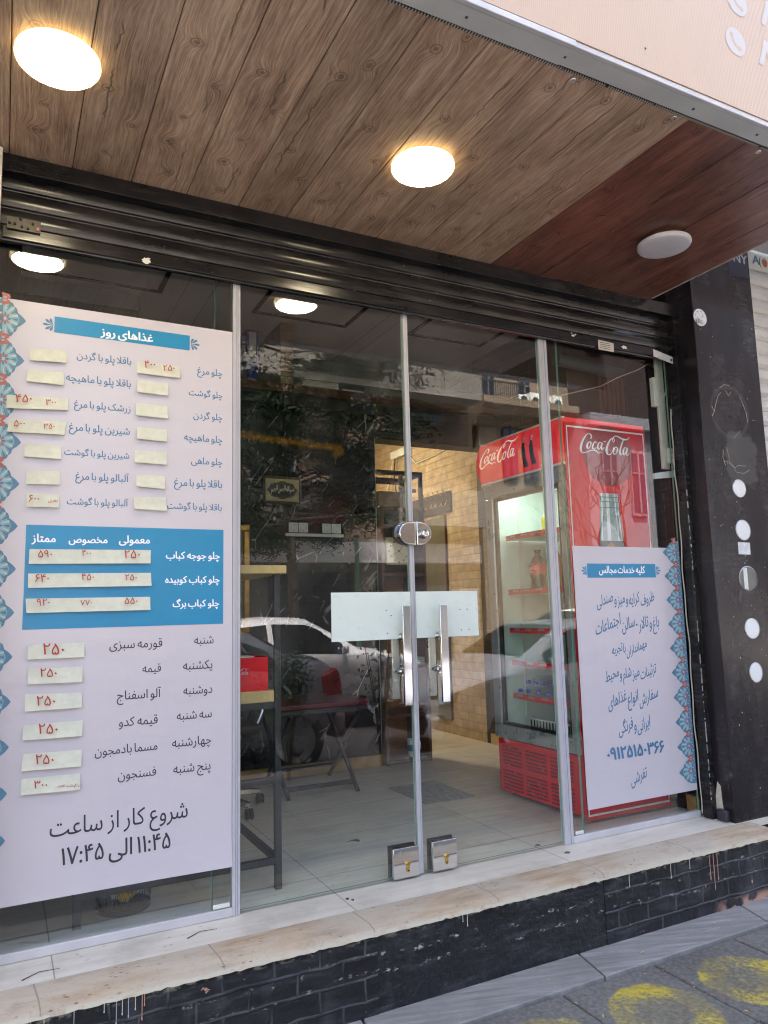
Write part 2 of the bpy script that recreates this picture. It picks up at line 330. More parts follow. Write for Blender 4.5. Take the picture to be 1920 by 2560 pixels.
def pillar_mat():
    t = NT('worn_black_pillar_paint'); x, y, z = t.xyz()
    n = t.noise(t.scale(t.co(), (4, 4, 1.6)), 1.3, 6, .62); fine = t.noise(t.scale(t.co(), (14, 14, 60)), 1., 4, .6)
    col = t.ramp(n, [(.3, (.010, .008, .010)), (.7, (.026, .022, .024))])
    col = t.mix(t.m('MULTIPLY', t.m('MULTIPLY', t.step(n, .46, .7), t.step(fine, .4, .7)), .22), col, (.17, .16, .15))
    d = t.m('ADD', t.m('POWER', t.m('DIVIDE', t.m('ABSOLUTE', t.m('SUBTRACT', x, 3.655)), .13), 4.), t.m('POWER', t.m('DIVIDE', t.m('ABSOLUTE', t.m('SUBTRACT', z, 1.90)), .15), 4.))
    patch = t.m('MULTIPLY', t.step(t.m('ADD', d, t.m('MULTIPLY', t.m('SUBTRACT', t.noise(t.scale(t.co(), (9, 9, 22)), 1., 4), .5), 2.4)), 1.5, .2), .17)
    col = t.mix(patch, col, (.20, .18, .155))
    d2 = t.m('ABSOLUTE', t.m('SUBTRACT', t.m('SQRT', t.m('ADD', t.m('POWER', t.m('ABSOLUTE', t.m('SUBTRACT', x, 3.59)), 2.), t.m('MULTIPLY', t.m('POWER', t.m('ABSOLUTE', t.m('SUBTRACT', z, 2.17)), 2.), 1.1))), .15))
    col = t.mix(t.m('MULTIPLY', t.step(d2, .02, .0), .10), col, (.25, .22, .2))
    scr = t.m('MULTIPLY', t.step(t.noise(t.scale(t.co(), (10, 10, 3)), 1.6, 6, .7), .62, .70), t.step(z, 1.5, .9))
    col = t.mix(t.m('MULTIPLY', scr, .35), col, (.22, .21, .20))
    t.set(col=col, spec=.35, rough=t.m('ADD', .09, t.m('ADD', t.m('MULTIPLY', n, .22), patch))); return t.mat
def glass(name, tint, f0=.105, smear=0.):
    t = NT(name); t.t.nodes.remove(t.b)
    lw = t.n('LayerWeight', {0: .5}).outputs['Facing']
    fr = t.m('ADD', f0, t.m('MULTIPLY', t.m('POWER', lw, 5.), 1-f0), clamp=True)
    mx = t.n('MixShader', {0: fr, 1: t.n('BsdfTransparent', {0: tint}).outputs[0], 2: t.n('BsdfGlossy', {'Color': (1, 1, 1), 'Roughness': 0.}).outputs[0]})
    if smear:
        n1 = t.step(t.noise(t.scale(t.co(), (2.2, 2.2, 1.1)), 1.4, 6, .65), .46, .78); n2 = t.step(t.noise(t.scale(t.co(), (30, 30, 9)), 1., 4, .6), .58, .72)
        f = t.m('ADD', t.m('MULTIPLY', n1, smear), t.m('MULTIPLY', n2, smear*.5))
        mx = t.n('MixShader', {0: f, 1: mx.outputs[0], 2: t.n('BsdfDiffuse', {'Color': (.62, .64, .63)}).outputs[0]})
    t.put(t.out.inputs['Surface'], mx.outputs[0]); return t.mat
def clear_tint(name, tint):
    t = NT(name); t.t.nodes.remove(t.b); t.put(t.out.inputs['Surface'], t.n('BsdfTransparent', {0: tint}).outputs[0]); return t.mat

def paper_mat():
    t = NT('white_poster_paper'); t.set(col=(.55, .51, .545), rough=.26)
    t.bump(t.m('ADD', t.m('MULTIPLY', t.noise(t.scale(t.co(), (3, 3, 5)), 1.5, 3), 1.), t.m('MULTIPLY', t.noise(t.scale(t.co(), (9, 9, 2)), 1., 2), .35)), .35, .012); return t.mat
M = {}
M['glass'] = glass('shop_glass', (.95, .985, .965), .105, .02); M['glass_in'] = clear_tint('glass_inner_face', (.985, .995, .99))
M['glass_edge'] = mat('glass_edge', (.16, .36, .28), .15, var=0)
M['fridge_glass'] = glass('fridge_glass', (.95, .985, .97), .06)
M['soffit'] = wood_soffit('brown_wood_print', (.150, .086, .057), (.39, .255, .174), (.63, .455, .325), .36)
M['soffit_red'] = wood_soffit('dark_red_wood_print', (.055, .019, .013), (.165, .062, .042), (.32, .145, .10), .22)
M['marble'] = marble_black('black_veined_marble'); M['marble_y'] = marble_black('black_veined_marble_side', ax='yz')
M['floor'] = stone_floor(); M['band'] = travertine_band(); M['plinth'] = plinth('black_painted_brick', False); M['plinth_flat'] = plinth('black_painted_slab', True)
M['pave'] = pavement_mat(); M['black'] = painted_black('black_shutter_paint', .15)
M['kerbstone'] = kerb_mat(); M['kerbplain'] = mat('pale_grey_stone', (.33, .325, .32), .6, var=.3, vs=7, bump=.3)
M['pillar'] = pillar_mat()
M['blackmetal'] = mat('black_steel', (.022, .023, .026), .38, .0, var=.3, vs=14)
M['greymetal'] = mat('dark_grey_steel', (.05, .053, .06), .4, .2, var=.25, vs=14)
M['alu'] = mat('white_aluminium', (.55, .535, .55), .35, .15, var=.1)
M['trim'] = mat('grey_trim_metal', (.52, .53, .53), .4, .1, var=.12, vs=5)
M['chrome'] = mat('polished_steel', (.72, .72, .72), .07, 1., var=.04, rv=.03)
M['steel'] = mat('brushed_steel', (.5, .5, .49), .3, 1., var=.1)
M['brass'] = mat('brass', (.62, .42, .13), .25, 1., var=.1)
_s = NT('clear_plastic_seal'); _s.set(col=(.60, .585, .61), rough=.18, alpha=.72); M['seal'] = _s.mat
M['seal_line'] = mat('blue_plastic_line', (.16, .22, .38), .25, var=0)
M['frost'] = mat('pale_green_film', (.62, .69, .645), .3, var=.04)
M['paper'] = paper_mat(); M['paper_plain'] = mat('white_poster_paper', (.68, .65, .70), .32, var=.035, vs=3)
M['blue'] = mat('blue_print', (.012, .225, .42), .35, var=.06); M['ink_blue'] = mat('blue_ink', (.05, .17, .30), .45, var=0)
M['ink'] = mat('dark_grey_ink', (.035, .034, .045), .5, var=0); M['white_print'] = mat('white_print', (.80, .80, .82), .35, var=0)
M['pen'] = mat('red_pen', (.38, .035, .025), .6, var=0)
M['tape'] = mat('cream_paper_tape', (.58, .585, .49), .7, var=.1, vs=35)
M['teal'] = mat('teal_print', (.20, .38, .37), .45, var=.12, vs=60); M['bluetile'] = mat('mid_blue_print', (.09, .21, .33), .45, var=.15, vs=60)
M['sky_print'] = mat('light_blue_print', (.26, .43, .52), .45, var=.1, vs=60)
M['redprint'] = mat('red_print', (.44, .12, .10), .45, var=.1, vs=60); M['paleprint'] = mat('pale_print', (.42, .50, .55), .45, var=0)
M['red'] = mat('glossy_red', (.72, .006, .016), .22, var=.08, vs=4); M['darkred'] = mat('dark_red_print', (.22, .006, .010), .25, var=.1)
M['white_gloss'] = mat('glossy_white', (.75, .76, .74), .25, var=.04); M['offwhite'] = mat('offwhite_plastic', (.66, .68, .62), .35, var=.06)
M['fridge_in'] = mat('fridge_liner', (.66, .76, .71), .35, var=.05); M['grey_plastic'] = mat('grey_plastic', (.30, .32, .33), .35, var=.1)
M['gasket'] = mat('black_rubber', (.012, .012, .013), .5, var=.1)
M['redcloth'] = mat('maroon_vinyl', (.13, .008, .02), .32, var=.15)
M['pine'] = mat('yellow_pine', (.56, .40, .17), .42, var=.15, vs=16); M['brownwood'] = mat('brown_wood', (.12, .05, .025), .35, var=.35, vs=12)
M['orangewood'] = mat('orange_wood', (.34, .14, .05), .35, var=.25, vs=10); M['skirt'] = mat('wood_skirting', (.44, .26, .10), .4, var=.3, vs=9)
M['gilt'] = mat('gilt_frame', (.42, .24, .06), .35, .7, var=.35, vs=40); M['bluefile'] = mat('blue_card', (.012, .045, .25), .35, var=.1)
M['tinsel'] = mat('gold_tinsel', (.92, .55, .08), .35, .0, var=.35, vs=30)
M['wallgrey'] = mat('grey_plaster', (.34, .34, .33), .8, var=.1, vs=3); M['wallwhite'] = mat('pale_plaster', (.72, .70, .66), .8, var=.08, vs=3); M['ceil'] = mat('white_ceiling_panel', (.82, .80, .77), .6, var=.06, vs=3)
M['groove'] = mat('dark_groove', (.018, .018, .02), .6, var=.1)
M['warmbrick'] = brick('yellow_brick', (.48, .36, .21), (.40, .285, .155), (.34, .25, .145), .20, .072, 'yz', .006, .28)
M['warmbrick_x'] = brick('yellow_brick_end', (.48, .36, .21), (.40, .285, .155), (.34, .25, .145), .20, .072, 'xz', .006, .28)
M['darkbrick'] = brick('black_brick', (.014, .013, .012), (.022, .02, .018), (.008, .008, .008), .235, .085, 'yz', .006, .3, .35)
M['cream'] = mat('cream_wall', (.62, .58, .49), .6, var=.12)
M['neigh'] = mat('cream_shutter_paint', (.60, .585, .56), .4, var=.12, vs=6)
M['skyblue'] = mat('lens_glass', (.02, .02, .022), .1, var=0)
M['lamp_on'] = emitter('lit_lamp_diffuser', (1, .84, .56), 9.); M['lamp_rim'] = emitter('lit_lamp_rim', (1, .78, .36), .42); M['lamp_edge'] = emitter('lit_lamp_edge', (1, .84, .52), .125); M['lamp_off'] = mat('unlit_lamp_diffuser', (.60, .59, .63), .4, var=.06, vs=14)
M['lamp_body'] = mat('lamp_housing', (.60, .56, .50), .4, var=0)
M['leaf'] = mat('dark_green_leaf', (.009, .021, .010), .9, spec=.08, var=.5, vs=5); M['leaf2'] = mat('green_leaf', (.06, .14, .04), .4, var=.5, vs=8)
M['bark'] = mat('grey_bark', (.10, .075, .055), .9, var=.4, vs=8, bump=.6)
M['tv'] = mat('black_screen', (.006, .006, .007), .1, var=0)
# ------------------------------------------------------------------ lettering: outlines of Blender's own font, filled by winding number
_JOIN = {  # base letter: isolated form code, number of forms (2 = no initial/medial)
 'ا': (0xFE8D, 2), 'آ': (0xFE81, 2), 'ب': (0xFE8F, 4), 'پ': (0xFB56, 4), 'ت': (0xFE95, 4), 'ث': (0xFE99, 4), 'ج': (0xFE9D, 4), 'چ': (0xFB7A, 4), 'ح': (0xFEA1, 4), 'خ': (0xFEA5, 4),
 'د': (0xFEA9, 2), 'ذ': (0xFEAB, 2), 'ر': (0xFEAD, 2), 'ز': (0xFEAF, 2), 'س': (0xFEB1, 4), 'ش': (0xFEB5, 4), 'ص': (0xFEB9, 4), 'ض': (0xFEBD, 4), 'ط': (0xFEC1, 4), 'ظ': (0xFEC5, 4),
 'ع': (0xFEC9, 4), 'غ': (0xFECD, 4), 'ف': (0xFED1, 4), 'ق': (0xFED5, 4), 'ک': (0xFB8E, 4), 'گ': (0xFB92, 4), 'ل': (0xFEDD, 4), 'م': (0xFEE1, 4), 'ن': (0xFEE5, 4), 'ه': (0xFEE9, 4), 'و': (0xFEED, 2), 'ی': (0xFBFC, 4), 'ئ': (0xFE89, 4)}
def shape_word(w):
    out = []; i = 0; prev = False
    while i < len(w):
        c = w[i]
        if c not in _JOIN: out.append(c); prev = False; i += 1; continue
        if c == 'ل' and i+1 < len(w) and w[i+1] == 'ا':
            out.append(chr(0xFEFC if prev else 0xFEFB)); prev = False; i += 2; continue
        base, n = _JOIN[c]; nxt = n == 4 and i+1 < len(w) and w[i+1] in _JOIN
        k = (3 if nxt else 1) if prev else (2 if nxt else 0)
        out.append(chr(base+k)); prev = nxt; i += 1
    s = ''.join(out)
    return s if all(ch in '۰۱۲۳۴۵۶۷۸۹:-' or ch.isascii() for ch in w) else s[::-1]
_tc = {}
def contours(s):
    if s in _tc: return _tc[s]
    c = bpy.data.curves.new('lettering_source', 'FONT'); c.body = s; c.resolution_u = 4
    o = bpy.data.objects.new('lettering_source', c); COL.objects.link(o)
    dg = bpy.context.evaluated_depsgraph_get()
    cu = o.evaluated_get(dg).to_curve(dg); res = []
    for sp in cu.splines:
        P = sp.bezier_points; n = len(P); pts = []
        for i in range(n):
            a, b = P[i], P[(i+1) % n]
            p0, p1, p2, p3 = a.co, a.handle_right, b.handle_left, b.co
            straight = (p1-p0).cross(p3-p0).length < 1e-5 and (p2-p0).cross(p3-p0).length < 1e-5
            for t in ((0,) if straight else (0, .33, .67)):
                q = p0*(1-t)**3+p1*3*t*(1-t)**2+p2*3*t*t*(1-t)+p3*t**3; pts.append((q.x, q.y))
        if len(pts) > 2: res.append(pts)
    o.evaluated_get(dg).to_curve_clear(); bpy.data.objects.remove(o); bpy.data.curves.remove(c)
    _tc[s] = res; return res
def fill(cs):
    """non-zero winding fill of closed outlines -> (2-D vertices, triangles)"""
    V = []; E = []; A = []
    for c in cs:
        k = len(V); n = len(c); V += [Vector(p) for p in c]; E += [(k+i, k+(i+1) % n) for i in range(n)]
        A += [(*c[i], *c[(i+1) % n]) for i in range(n)]
    if not V: return [], []
    r = delaunay_2d_cdt(V, E, [], 0, 1e-6); ov, of = r[0], r[2]
    A = np.array(A); x0, y0, x1, y1 = A.T; F = np.array([f[:3] for f in of]); Q = np.array([(v.x, v.y) for v in ov])
    ctr = Q[F].mean(axis=1); keep = []
    for k in range(0, len(F), 800):
        cx = ctr[k:k+800, :1]; cv = ctr[k:k+800, 1:]
        up = (y0 <= cv) & (y1 > cv); dn = (y0 > cv) & (y1 <= cv)
        xs = x0+(cv-y0)/np.where(y1 == y0, 1, y1-y0)*(x1-x0); r_ = xs > cx
        w = (up & r_).sum(axis=1)-(dn & r_).sum(axis=1)
        keep += [tuple(int(i) for i in F[k+j]) for j in np.nonzero(w)[0]]
    return [(v.x, v.y) for v in ov], keep
def text2d(s, bold=0, nast=False, space=.26):
    """Persian or Latin line, words set right to left; returns 2-D triangles with the baseline at 0 and x from 0 to width"""
    words = s.split(' '); rtl = any(c in _JOIN for c in s); order = words[::-1] if rtl else words
    cs = []; x = 0
    for w in order:
        if not w: x += space; continue
        c = contours(shape_word(w)); xs = [p[0] for k in c for p in k]; a, b = min(xs), max(xs)
        for k in c:
            q = [((px-a)*(.82 if nast else 1), py*(1.25 if nast else 1)+((px-a)*.20-.10*(b-a) if nast else 0)) for px, py in k]
            cs.append([(px+x, py) for px, py in q])
        x += (b-a)*(.82 if nast else 1)+space*(.55 if nast else 1)
    W = x-space
    if bold: cs = [[(px+dx, py+dy) for px, py in k] for dx, dy in ((bold, -bold*.4), (-bold, -bold*.4), (0, bold*.6)) for k in cs]
    return fill(cs), W
def write(mb, s, pl, pr, Y, bold=0, nast=False, hs=1.0, ax=1):
    """set a line on the plane Y between two baseline points (x, z) given left and right"""
    (v, t), W = text2d(s, bold, nast); (xl, zl), (xr, zr) = pl, pr; k = (xr-xl)/W
    mb.tris((v, t), lambda u, w: (xl+u*k, Y, zl+(zr-zl)*u/W+w*abs(k)*hs))
def gp(z, a, b):                              # point of the survey on the glass plane -> (x, z)
    p = on(z(a, b), 1, 0.0); return (p.x, p.z)

# the soft-drink script: one brush stroke per letter, (points, widths) in units of the logo's width ~ 490
_S = [([(372,1136),(382,1108),(366,1084),(340,1090),(306,1136),(282,1190),(272,1240),(284,1272),(318,1272),(360,1254),(402,1250),(426,1262),(438,1280),(452,1270),(490,1279)], [12,15,10,9,17,22,22,16,9,10,12,15,9,8,3]),
      ([(362,1166),(346,1176),(334,1206),(336,1226),(350,1228),(366,1206),(374,1176),(366,1164),(362,1170)], [8,12,15,14,9,8,13,10,6]),
      ([(424,1178),(420,1164),(404,1170),(388,1206),(388,1232),(402,1236),(424,1220)], [12,11,11,16,15,9,5]),
      ([(476,1172),(456,1168),(440,1196),(436,1228),(446,1238),(464,1216),(482,1170),(474,1206),(472,1236),(482,1236),(500,1216)], [8,10,14,15,9,8,12,15,14,9,4]),
      ([(496,1158),(520,1156)], [9,9]),
      ([(596,1160),(606,1150),(602,1130),(584,1124),(556,1152),(530,1204),(520,1250),(528,1284),(550,1290),(574,1266),(590,1236),(594,1214)], [5,9,9,9,15,22,23,17,10,8,8,5]),
      ([(598,1168),(586,1150),(594,1118),(616,1102),(640,1104),(676,1124),(710,1134),(738,1130),(760,1106)], [7,9,10,11,12,16,18,12,4]),
      ([(616,1212),(600,1224),(588,1256),(590,1282),(606,1284),(624,1258),(630,1226),(620,1212),(614,1218)], [8,12,15,14,9,8,13,10,6]),
      ([(702,1134),(690,1150),(662,1224),(652,1272),(660,1292),(676,1278)], [6,12,15,15,11,5]),
      ([(722,1222),(704,1218),(690,1246),(686,1280),(696,1290),(712,1264),(730,1222),(722,1258),(718,1290),(730,1294),(746,1276)], [8,10,14,15,9,8,12,15,14,9,4])]
def _stroke(pts, ws, n=5):
    P = [np.array(p, float) for p in pts]; L = len(P); out = []; W = []
    for i in range(L-1):
        p0 = P[max(i-1, 0)]; p1 = P[i]; p2 = P[i+1]; p3 = P[min(i+2, L-1)]
        for k in range(n):
            t = k/n; out.append(.5*((2*p1)+(-p0+p2)*t+(2*p0-5*p1+4*p2-p3)*t*t+(-p0+3*p1-3*p2+p3)*t**3)); W.append(ws[i]+(ws[i+1]-ws[i])*t)
    out.append(P[-1]); W.append(ws[-1]); quads = []; Lp = []; Rp = []
    for i, p in enumerate(out):
        d = out[min(i+1, len(out)-1)]-out[max(i-1, 0)]; d = d/(np.hypot(*d)+1e-9); nn = np.array([-d[1], d[0]])*W[i]*.5*.95
        Lp.append(p+nn); Rp.append(p-nn)
    for i in range(len(out)-1):
        q = [tuple(Lp[i]), tuple(Lp[i+1]), tuple(Rp[i+1]), tuple(Rp[i])]
        a = sum(q[j][0]*q[(j+1) % 4][1]-q[(j+1) % 4][0]*q[j][1] for j in range(4))
        quads.append(q if a > 0 else q[::-1])
    return quads
_cs = []
for _p, _w in _S:                             # undo the slope of the sign in the survey and scale the logo to width 1, baseline about 0
    for q in _stroke(_p, _w): _cs.append([((px-270)/490, -(py-1250-(px-270)*.085)/490) for px, py in q][::-1])
_cs = [c if sum(c[j][0]*c[(j+1) % 4][1]-c[(j+1) % 4][0]*c[j][1] for j in range(4)) > 0 else c[::-1] for c in _cs]
SCRIPT = fill(_cs)

# ------------------------------------------------------------------ setting: ground, floor, road
def slab_grid():
    mb = MB()
    i = -8
    for i in range(-9, 16):
        for j in range(0, 7):
            x0 = 2.165-.2375+i*.475; y1 = -.515-j*.475
            mb.box(x0+.004+rnd.uniform(-.001, .001), x0+.471, y1-.471, y1, -.40, -.33+rnd.uniform(-.002, .002))
    return mb.build('pavement', M['pave'], bev=.004, seg=1)
tag(slab_grid(), 'grey square paving tiles with worn yellow painted rings', 'pavement', kind='structure')
tag(bx('pavement_bed', mat('dark_soil', (.05, .04, .03), .95, var=.4, vs=20), None, -9, 12, -3.9, -.3, -.60, -.345), 'dark earth in the joints of the paving', 'ground', kind='structure')
mb = MB()
for i in range(-4, 9):
    x0 = 2.155+i*.98-.98*.5 - .49
    mb.extrude([(-.355, -.292), (-.505, -.320), (-.511, -.40), (-.355, -.40)], lambda u, v, d: (d, u, v), x0+.004, x0+.974)
tag(mb.build('kerb_stone', M['kerbstone'], bev=.004, seg=2), 'row of sloping pale grey stones at the foot of the black step', 'kerb', kind='structure')
tag(bx('floor', M['floor'], None, -1.2, 3.80, -.205, 5.2, -.03, 0), 'pale travertine floor of the shop running out to the step', 'floor', kind='structure')
asph = mat('asphalt', (.11, .108, .105), .9, var=.35, vs=30, bump=.4)
tag(MB().box(-120, 120, -120, 60, -.8, -.62).build('ground', mat('bare_ground', (.12, .11, .10), .95, var=.3, vs=2)), 'ground under the street', 'ground', kind='structure')
tag(MB().box(-60, 60, -10.6, -3.6, -.61, -.47).build('road', asph), 'asphalt street in front of the shop', 'road', kind='structure')
tag(MB().box(-60, 60, -3.9, -3.6, -.60, -.33).build('street_kerb', M['kerbstone']), 'kerb between pavement and street', 'kerb', kind='structure')
tag(MB().box(-60, 60, -13.2, -10.6, -.60, -.36).build('far_pavement', mat('far_paving', (.42, .41, .38), .9, var=.3, vs=3)), 'pavement on the far side of the street', 'pavement', kind='structure')

# ------------------------------------------------------------------ the step in front of the shop
t = thing('entrance_step', 'black painted brick step with tan stone coping under the glass front', 'step', (1.6, -.36, -.315))
def coping(mb):
    n = 260; x0, x1 = -1.3, 3.43
    sec = []
    for i in range(n+1):
        x = x0+(x1-x0)*i/n; j = rnd.uniform(-.0022, .0018); k = rnd.uniform(-.0013, .0012)*(1 if rnd.random() < .85 else 3.5)
        yo = -.365-.012*(abs(math.sin(i*.9)) > .8)
        sec.append([(x, -.2055, .003), (x, -.325+k*.5, .002), (x, -.362+j, -.008+k*.4), (x, -.372+j*1.2, -.030+k), (x, -.2055, -.032)])
    vs = [p for s in sec for p in s]; fs = []
    for i in range(n):
        for a in range(5): b = (a+1) % 5; fs.append((i*5+a, (i+1)*5+a, (i+1)*5+b, i*5+b))
    fs += [tuple(range(5)), tuple(n*5+a for a in range(5))[::-1]]
    mb.add(vs, fs); return mb
coping(MB()).build('coping', M['band'], t, smooth=35)
MB().box(-1.3, 1.238, -.36, -.25, -.45, -.033).build('riser', M['plinth'], t)
MB().box(1.2385, 2.3075, -.357, -.25, -.45, -.033).build('riser', M['plinth_flat'], t)
MB().box(2.308, 3.425, -.360, -.25, -.45, -.0335).build('riser', M['plinth'], t)
DRIP = [mat('bluish_paint', (.40, .42, .50), .6, var=0), mat('white_paint', (.60, .58, .52), .6, var=0), mat('peach_paint', (.55, .31, .22), .6, var=0)]
for x, l, c in ((.236, .05, 0), (.32, .03, 1), (.355, .075, 0), (.372, .05, 1), (.39, .062, 0), (.41, .045, 1), (.43, .08, 2), (.437, .04, 2), (.155, .05, 1), (.12, .035, 0), (2.82, .05, 1), (2.95, .12, 2), (2.975, .17, 2), (3.0, .13, 2), (2.70, .07, 1), (2.45, .06, 1), (1.62, .05, 1), (1.60, .03, 1)):
    w = .0013
    MB().extrude([(x-w, -.03), (x+w, -.03), (x+w*.6, -.03-l*.8), (x+w*1.5, -.03-l*.93), (x, -.03-l), (x-w*1.5, -.03-l*.93), (x-w*.6, -.03-l*.8)], lambda u, v, d: (u, d, v), -.3618, -.3595).build('paint_drip', DRIP[c], t)

# ------------------------------------------------------------------ canopy with wood-print soffit
t = thing('shop_canopy', 'projecting canopy with brown wood print soffit and grey metal edge', 'canopy', (1.6, -.7, 2.78))
def planks(x0, x1, name, m, w=.2105):
    mb = MB(); x = x0
    while x < x1-.01:
        e = min(x+w, x1); mb.extrude([(x+.0012, 2.787), (x+.0012, 2.783), (x+.004, 2.780), (e-.004, 2.780), (e-.0012, 2.783), (e-.0012, 2.787)], lambda u, v, d: (u, d, v), -1.283, -.098); x = e
    return mb.build(name, m, t)
planks(-.0365-.2105*10, .0-.0365+.2105*10-.004, 'soffit_panel', M['soffit'])
planks(2.065, 3.118, 'soffit_panel', M['soffit_red'], .30)
bx('soffit_backing', M['groove'], t, -2.2, 3.118, -1.30, -.0, 2.788, 2.83)
tt = NT('hollow_panel_ends'); xx = tt.xyz()[0]
tt.set(col=tt.mix(tt.step(tt.m('ABSOLUTE', tt.m('SUBTRACT', tt.m('FRACT', tt.m('MULTIPLY', xx, 100.)), .5)), .30, .22), (.42, .38, .32), (.04, .035, .03)), rough=.6)
mb = MB()
x = -.9
while x < 3.1:
    l = rnd.uniform(.18, .32); o = rnd.uniform(0, .004)
    mb.box(x+.002, min(x+l, 3.11)-.004, -1.289-o, -1.2832, 2.7797, 2.7865); x += l
mb.build('panel_end_strip', tt.mat, t)
mb = MB(); mb.box(-2.2, 1.4705, -1.367, -1.297, 2.7765, 2.79).box(1.4705, 3.9, -1.365, -1.2985, 2.7785, 2.791); mb.build('metal_edge', M['trim'], t, bev=.001)
mb = MB(); mb.box(-2.2, 1.4705, -1.383, -1.3675, 2.7755, 2.797).box(1.472, 3.9, -1.380, -1.3655, 2.778, 2.797); mb.build('metal_lip', M['alu'], t, bev=.002)
for x in (.75, 1.11, 1.468, 2.027, 2.353, 2.7): MB().lathe([(0, -.0035), (.0035, -.003), (.0055, 0)], (x, -1.333, 2.7775), n=12).build('screw', M['greymetal'], t)
for x in (1.561, 2.006, 2.453, .8): MB().lathe([(0, -.001), (.003, -.002), (.009, -.0025), (.0105, 0)], (x, -1.268+rnd.uniform(-.006, .006), 2.7798), n=14).build('screw', M['steel'], t)
bx('side_trim', mat('pale_edge_trim', (.5, .46, .4), .5, var=0), t, 3.1185, 3.124, -1.296, -.12, 2.7785, 2.80)
bx('canopy_core', M['wallgrey'], t, -2.2, 3.118, -1.29, 0, 2.831, 3.6)

# peach light-box sign above the canopy edge
s = thing('sign_board', 'fluted peach sign panel with phone symbols and white figures above the canopy', 'sign', (1.6, -1.4, 2.8))
tt = NT('fluted_peach_sign'); x, y, z = tt.xyz()
c = tt.ramp(tt.m('DIVIDE', tt.m('ADD', x, 1.0), 2.0), [(.18, (.22, .075, .06)), (.33, (.36, .20, .15)), (.47, (.50, .355, .25)), (.62, (.515, .36, .235)), (1., (.50, .355, .245))])
tt.set(col=c, rough=.35, sub=0); tt.bump(tt.m('SINE', tt.m('MULTIPLY', x, 2*PI/.0075)), .18, .001)
bx('sign_panel', tt.mat, s, -2.2, 4.2, -1.384, -1.37, 2.797, 3.75)
def sg(a, b): p = on(y8(a, b), 1, -1.385); return (p.x, p.z)
def phone(cx, cz, hw):
    el = [(cx+hw*math.cos(a*PI/16), cz+hw*1.02*math.sin(a*PI/16)) for a in range(32)]
    mb = MB().mat(0).flat(el, lambda u, v: (u, -1.3852, v)).mat(1)
    a = (cx-.36*hw, cz+.42*hw); b = (cx+.36*hw, cz-.42*hw)
    arc = [(a[0]+(b[0]-a[0])*k/8-.16*hw*math.sin(PI*k/8), a[1]+(b[1]-a[1])*k/8-.16*hw*math.sin(PI*k/8)) for k in range(9)]
    cs = []
    for q in _stroke(arc, [hw*.24]*9, 2): cs.append(q)
    for p in (a, b): cs.append([(p[0]+.19*hw*math.cos(k*PI/6), p[1]+.19*hw*math.sin(k*PI/6)) for k in range(12)])
    mb.tris(fill(cs), lambda u, v: (u, -1.3856, v)); return mb.build('phone_symbol', [mat('faded_white_print', (.50, .46, .43), .4, var=0), mat('peach_print', (.50, .355, .24), .4, var=0)], s)
c = sg(1240, 540); phone(c[0], c[1], .052)
c2 = sg(1262, 25); phone(c2[0], c2[1], .052)
mb = MB()
for (a, b), k in (((1660, 700), 1), ((1685, 190), 1)):
    p = sg(a, b)
    (v, tr), W = text2d('۸', .035); q = .155
    mb.tris((v, tr), lambda u, w: (p[0]-.052+u*q, -1.3853, p[1]-.056+w*q))
mb.build('lettering', bpy.data.materials['faded_white_print'], s)
mb = MB().lathe([(0, -.001), (.004, -.001)], (on(y8(68, 630), 1, -1.385).x, -1.385, on(y8(68, 630), 1, -1.385).z), (0, 1, 0), 10); mb.build('screw_hole', M['groove'], s)

# upper storeys of the shop building: they keep the sun off the pavement
b_ = thing('shop_building', 'rendered upper storeys of the building the shop sits in', 'building', (2, 2, 3.7))
bx('wall', M['cream'], b_, -14, 15, .02, 9, 3.75, 13.0); bx('parapet', M['cream'], b_, -14.1, 15.1, -.06, .015, 12.8, 13.4)
for i in range(-4, 5): bx('window', M['tv'], b_, 2+i*3-.7, 2+i*3+.7, -.005, .018, 6, 7.6)
MB().box(3.75, 15, .2, 9, -.4, 3.745).box(-14, -1.25, .2, 9, -.4, 3.745).box(-1.25, 3.75, 5.3, 9, -.4, 3.745).build('lower_wall', M['cream'], b_)

# ------------------------------------------------------------------ ceiling lamps on the soffit
def lamp(x, y, on_, label):
    t = thing('ceiling_lamp', label, 'lamp', (x, y, 2.779), 'round lamps on the canopy soffit')
    MB().lathe([(0, 0), (.085, 0), (.085, -.012), (0, -.012)], (x, y, 2.7785), n=48).build('housing', M['lamp_body'], t, smooth=40)
    MB().lathe([(.06, -.010), (.112, -.010), (.118, -.014), (.119, -.024), (.115, -.0312)], (x, y, 2.7785), n=64).build('diffuser_rim', M['lamp_rim' if on_ else 'lamp_off'], t, smooth=50)
    MB().lathe([(.1148, -.0313), (.1085, -.0342)], (x, y, 2.7785), n=64).build('diffuser_edge', M['lamp_edge' if on_ else 'lamp_off'], t, smooth=50)
    MB().lathe([(.1084, -.0343), (.104, -.0352), (.06, -.038), (0, -.039)], (x, y, 2.7785), n=64).build('diffuser', M['lamp_on' if on_ else 'lamp_off'], t, smooth=50)
lamp(.089, -.693, True, 'lit round lamp on the soffit above the menu poster')
lamp(1.342, -.683, True, 'lit round lamp on the soffit above the glass doors')
lamp(2.662, -.625, False, 'unlit white round lamp on the dark red soffit')

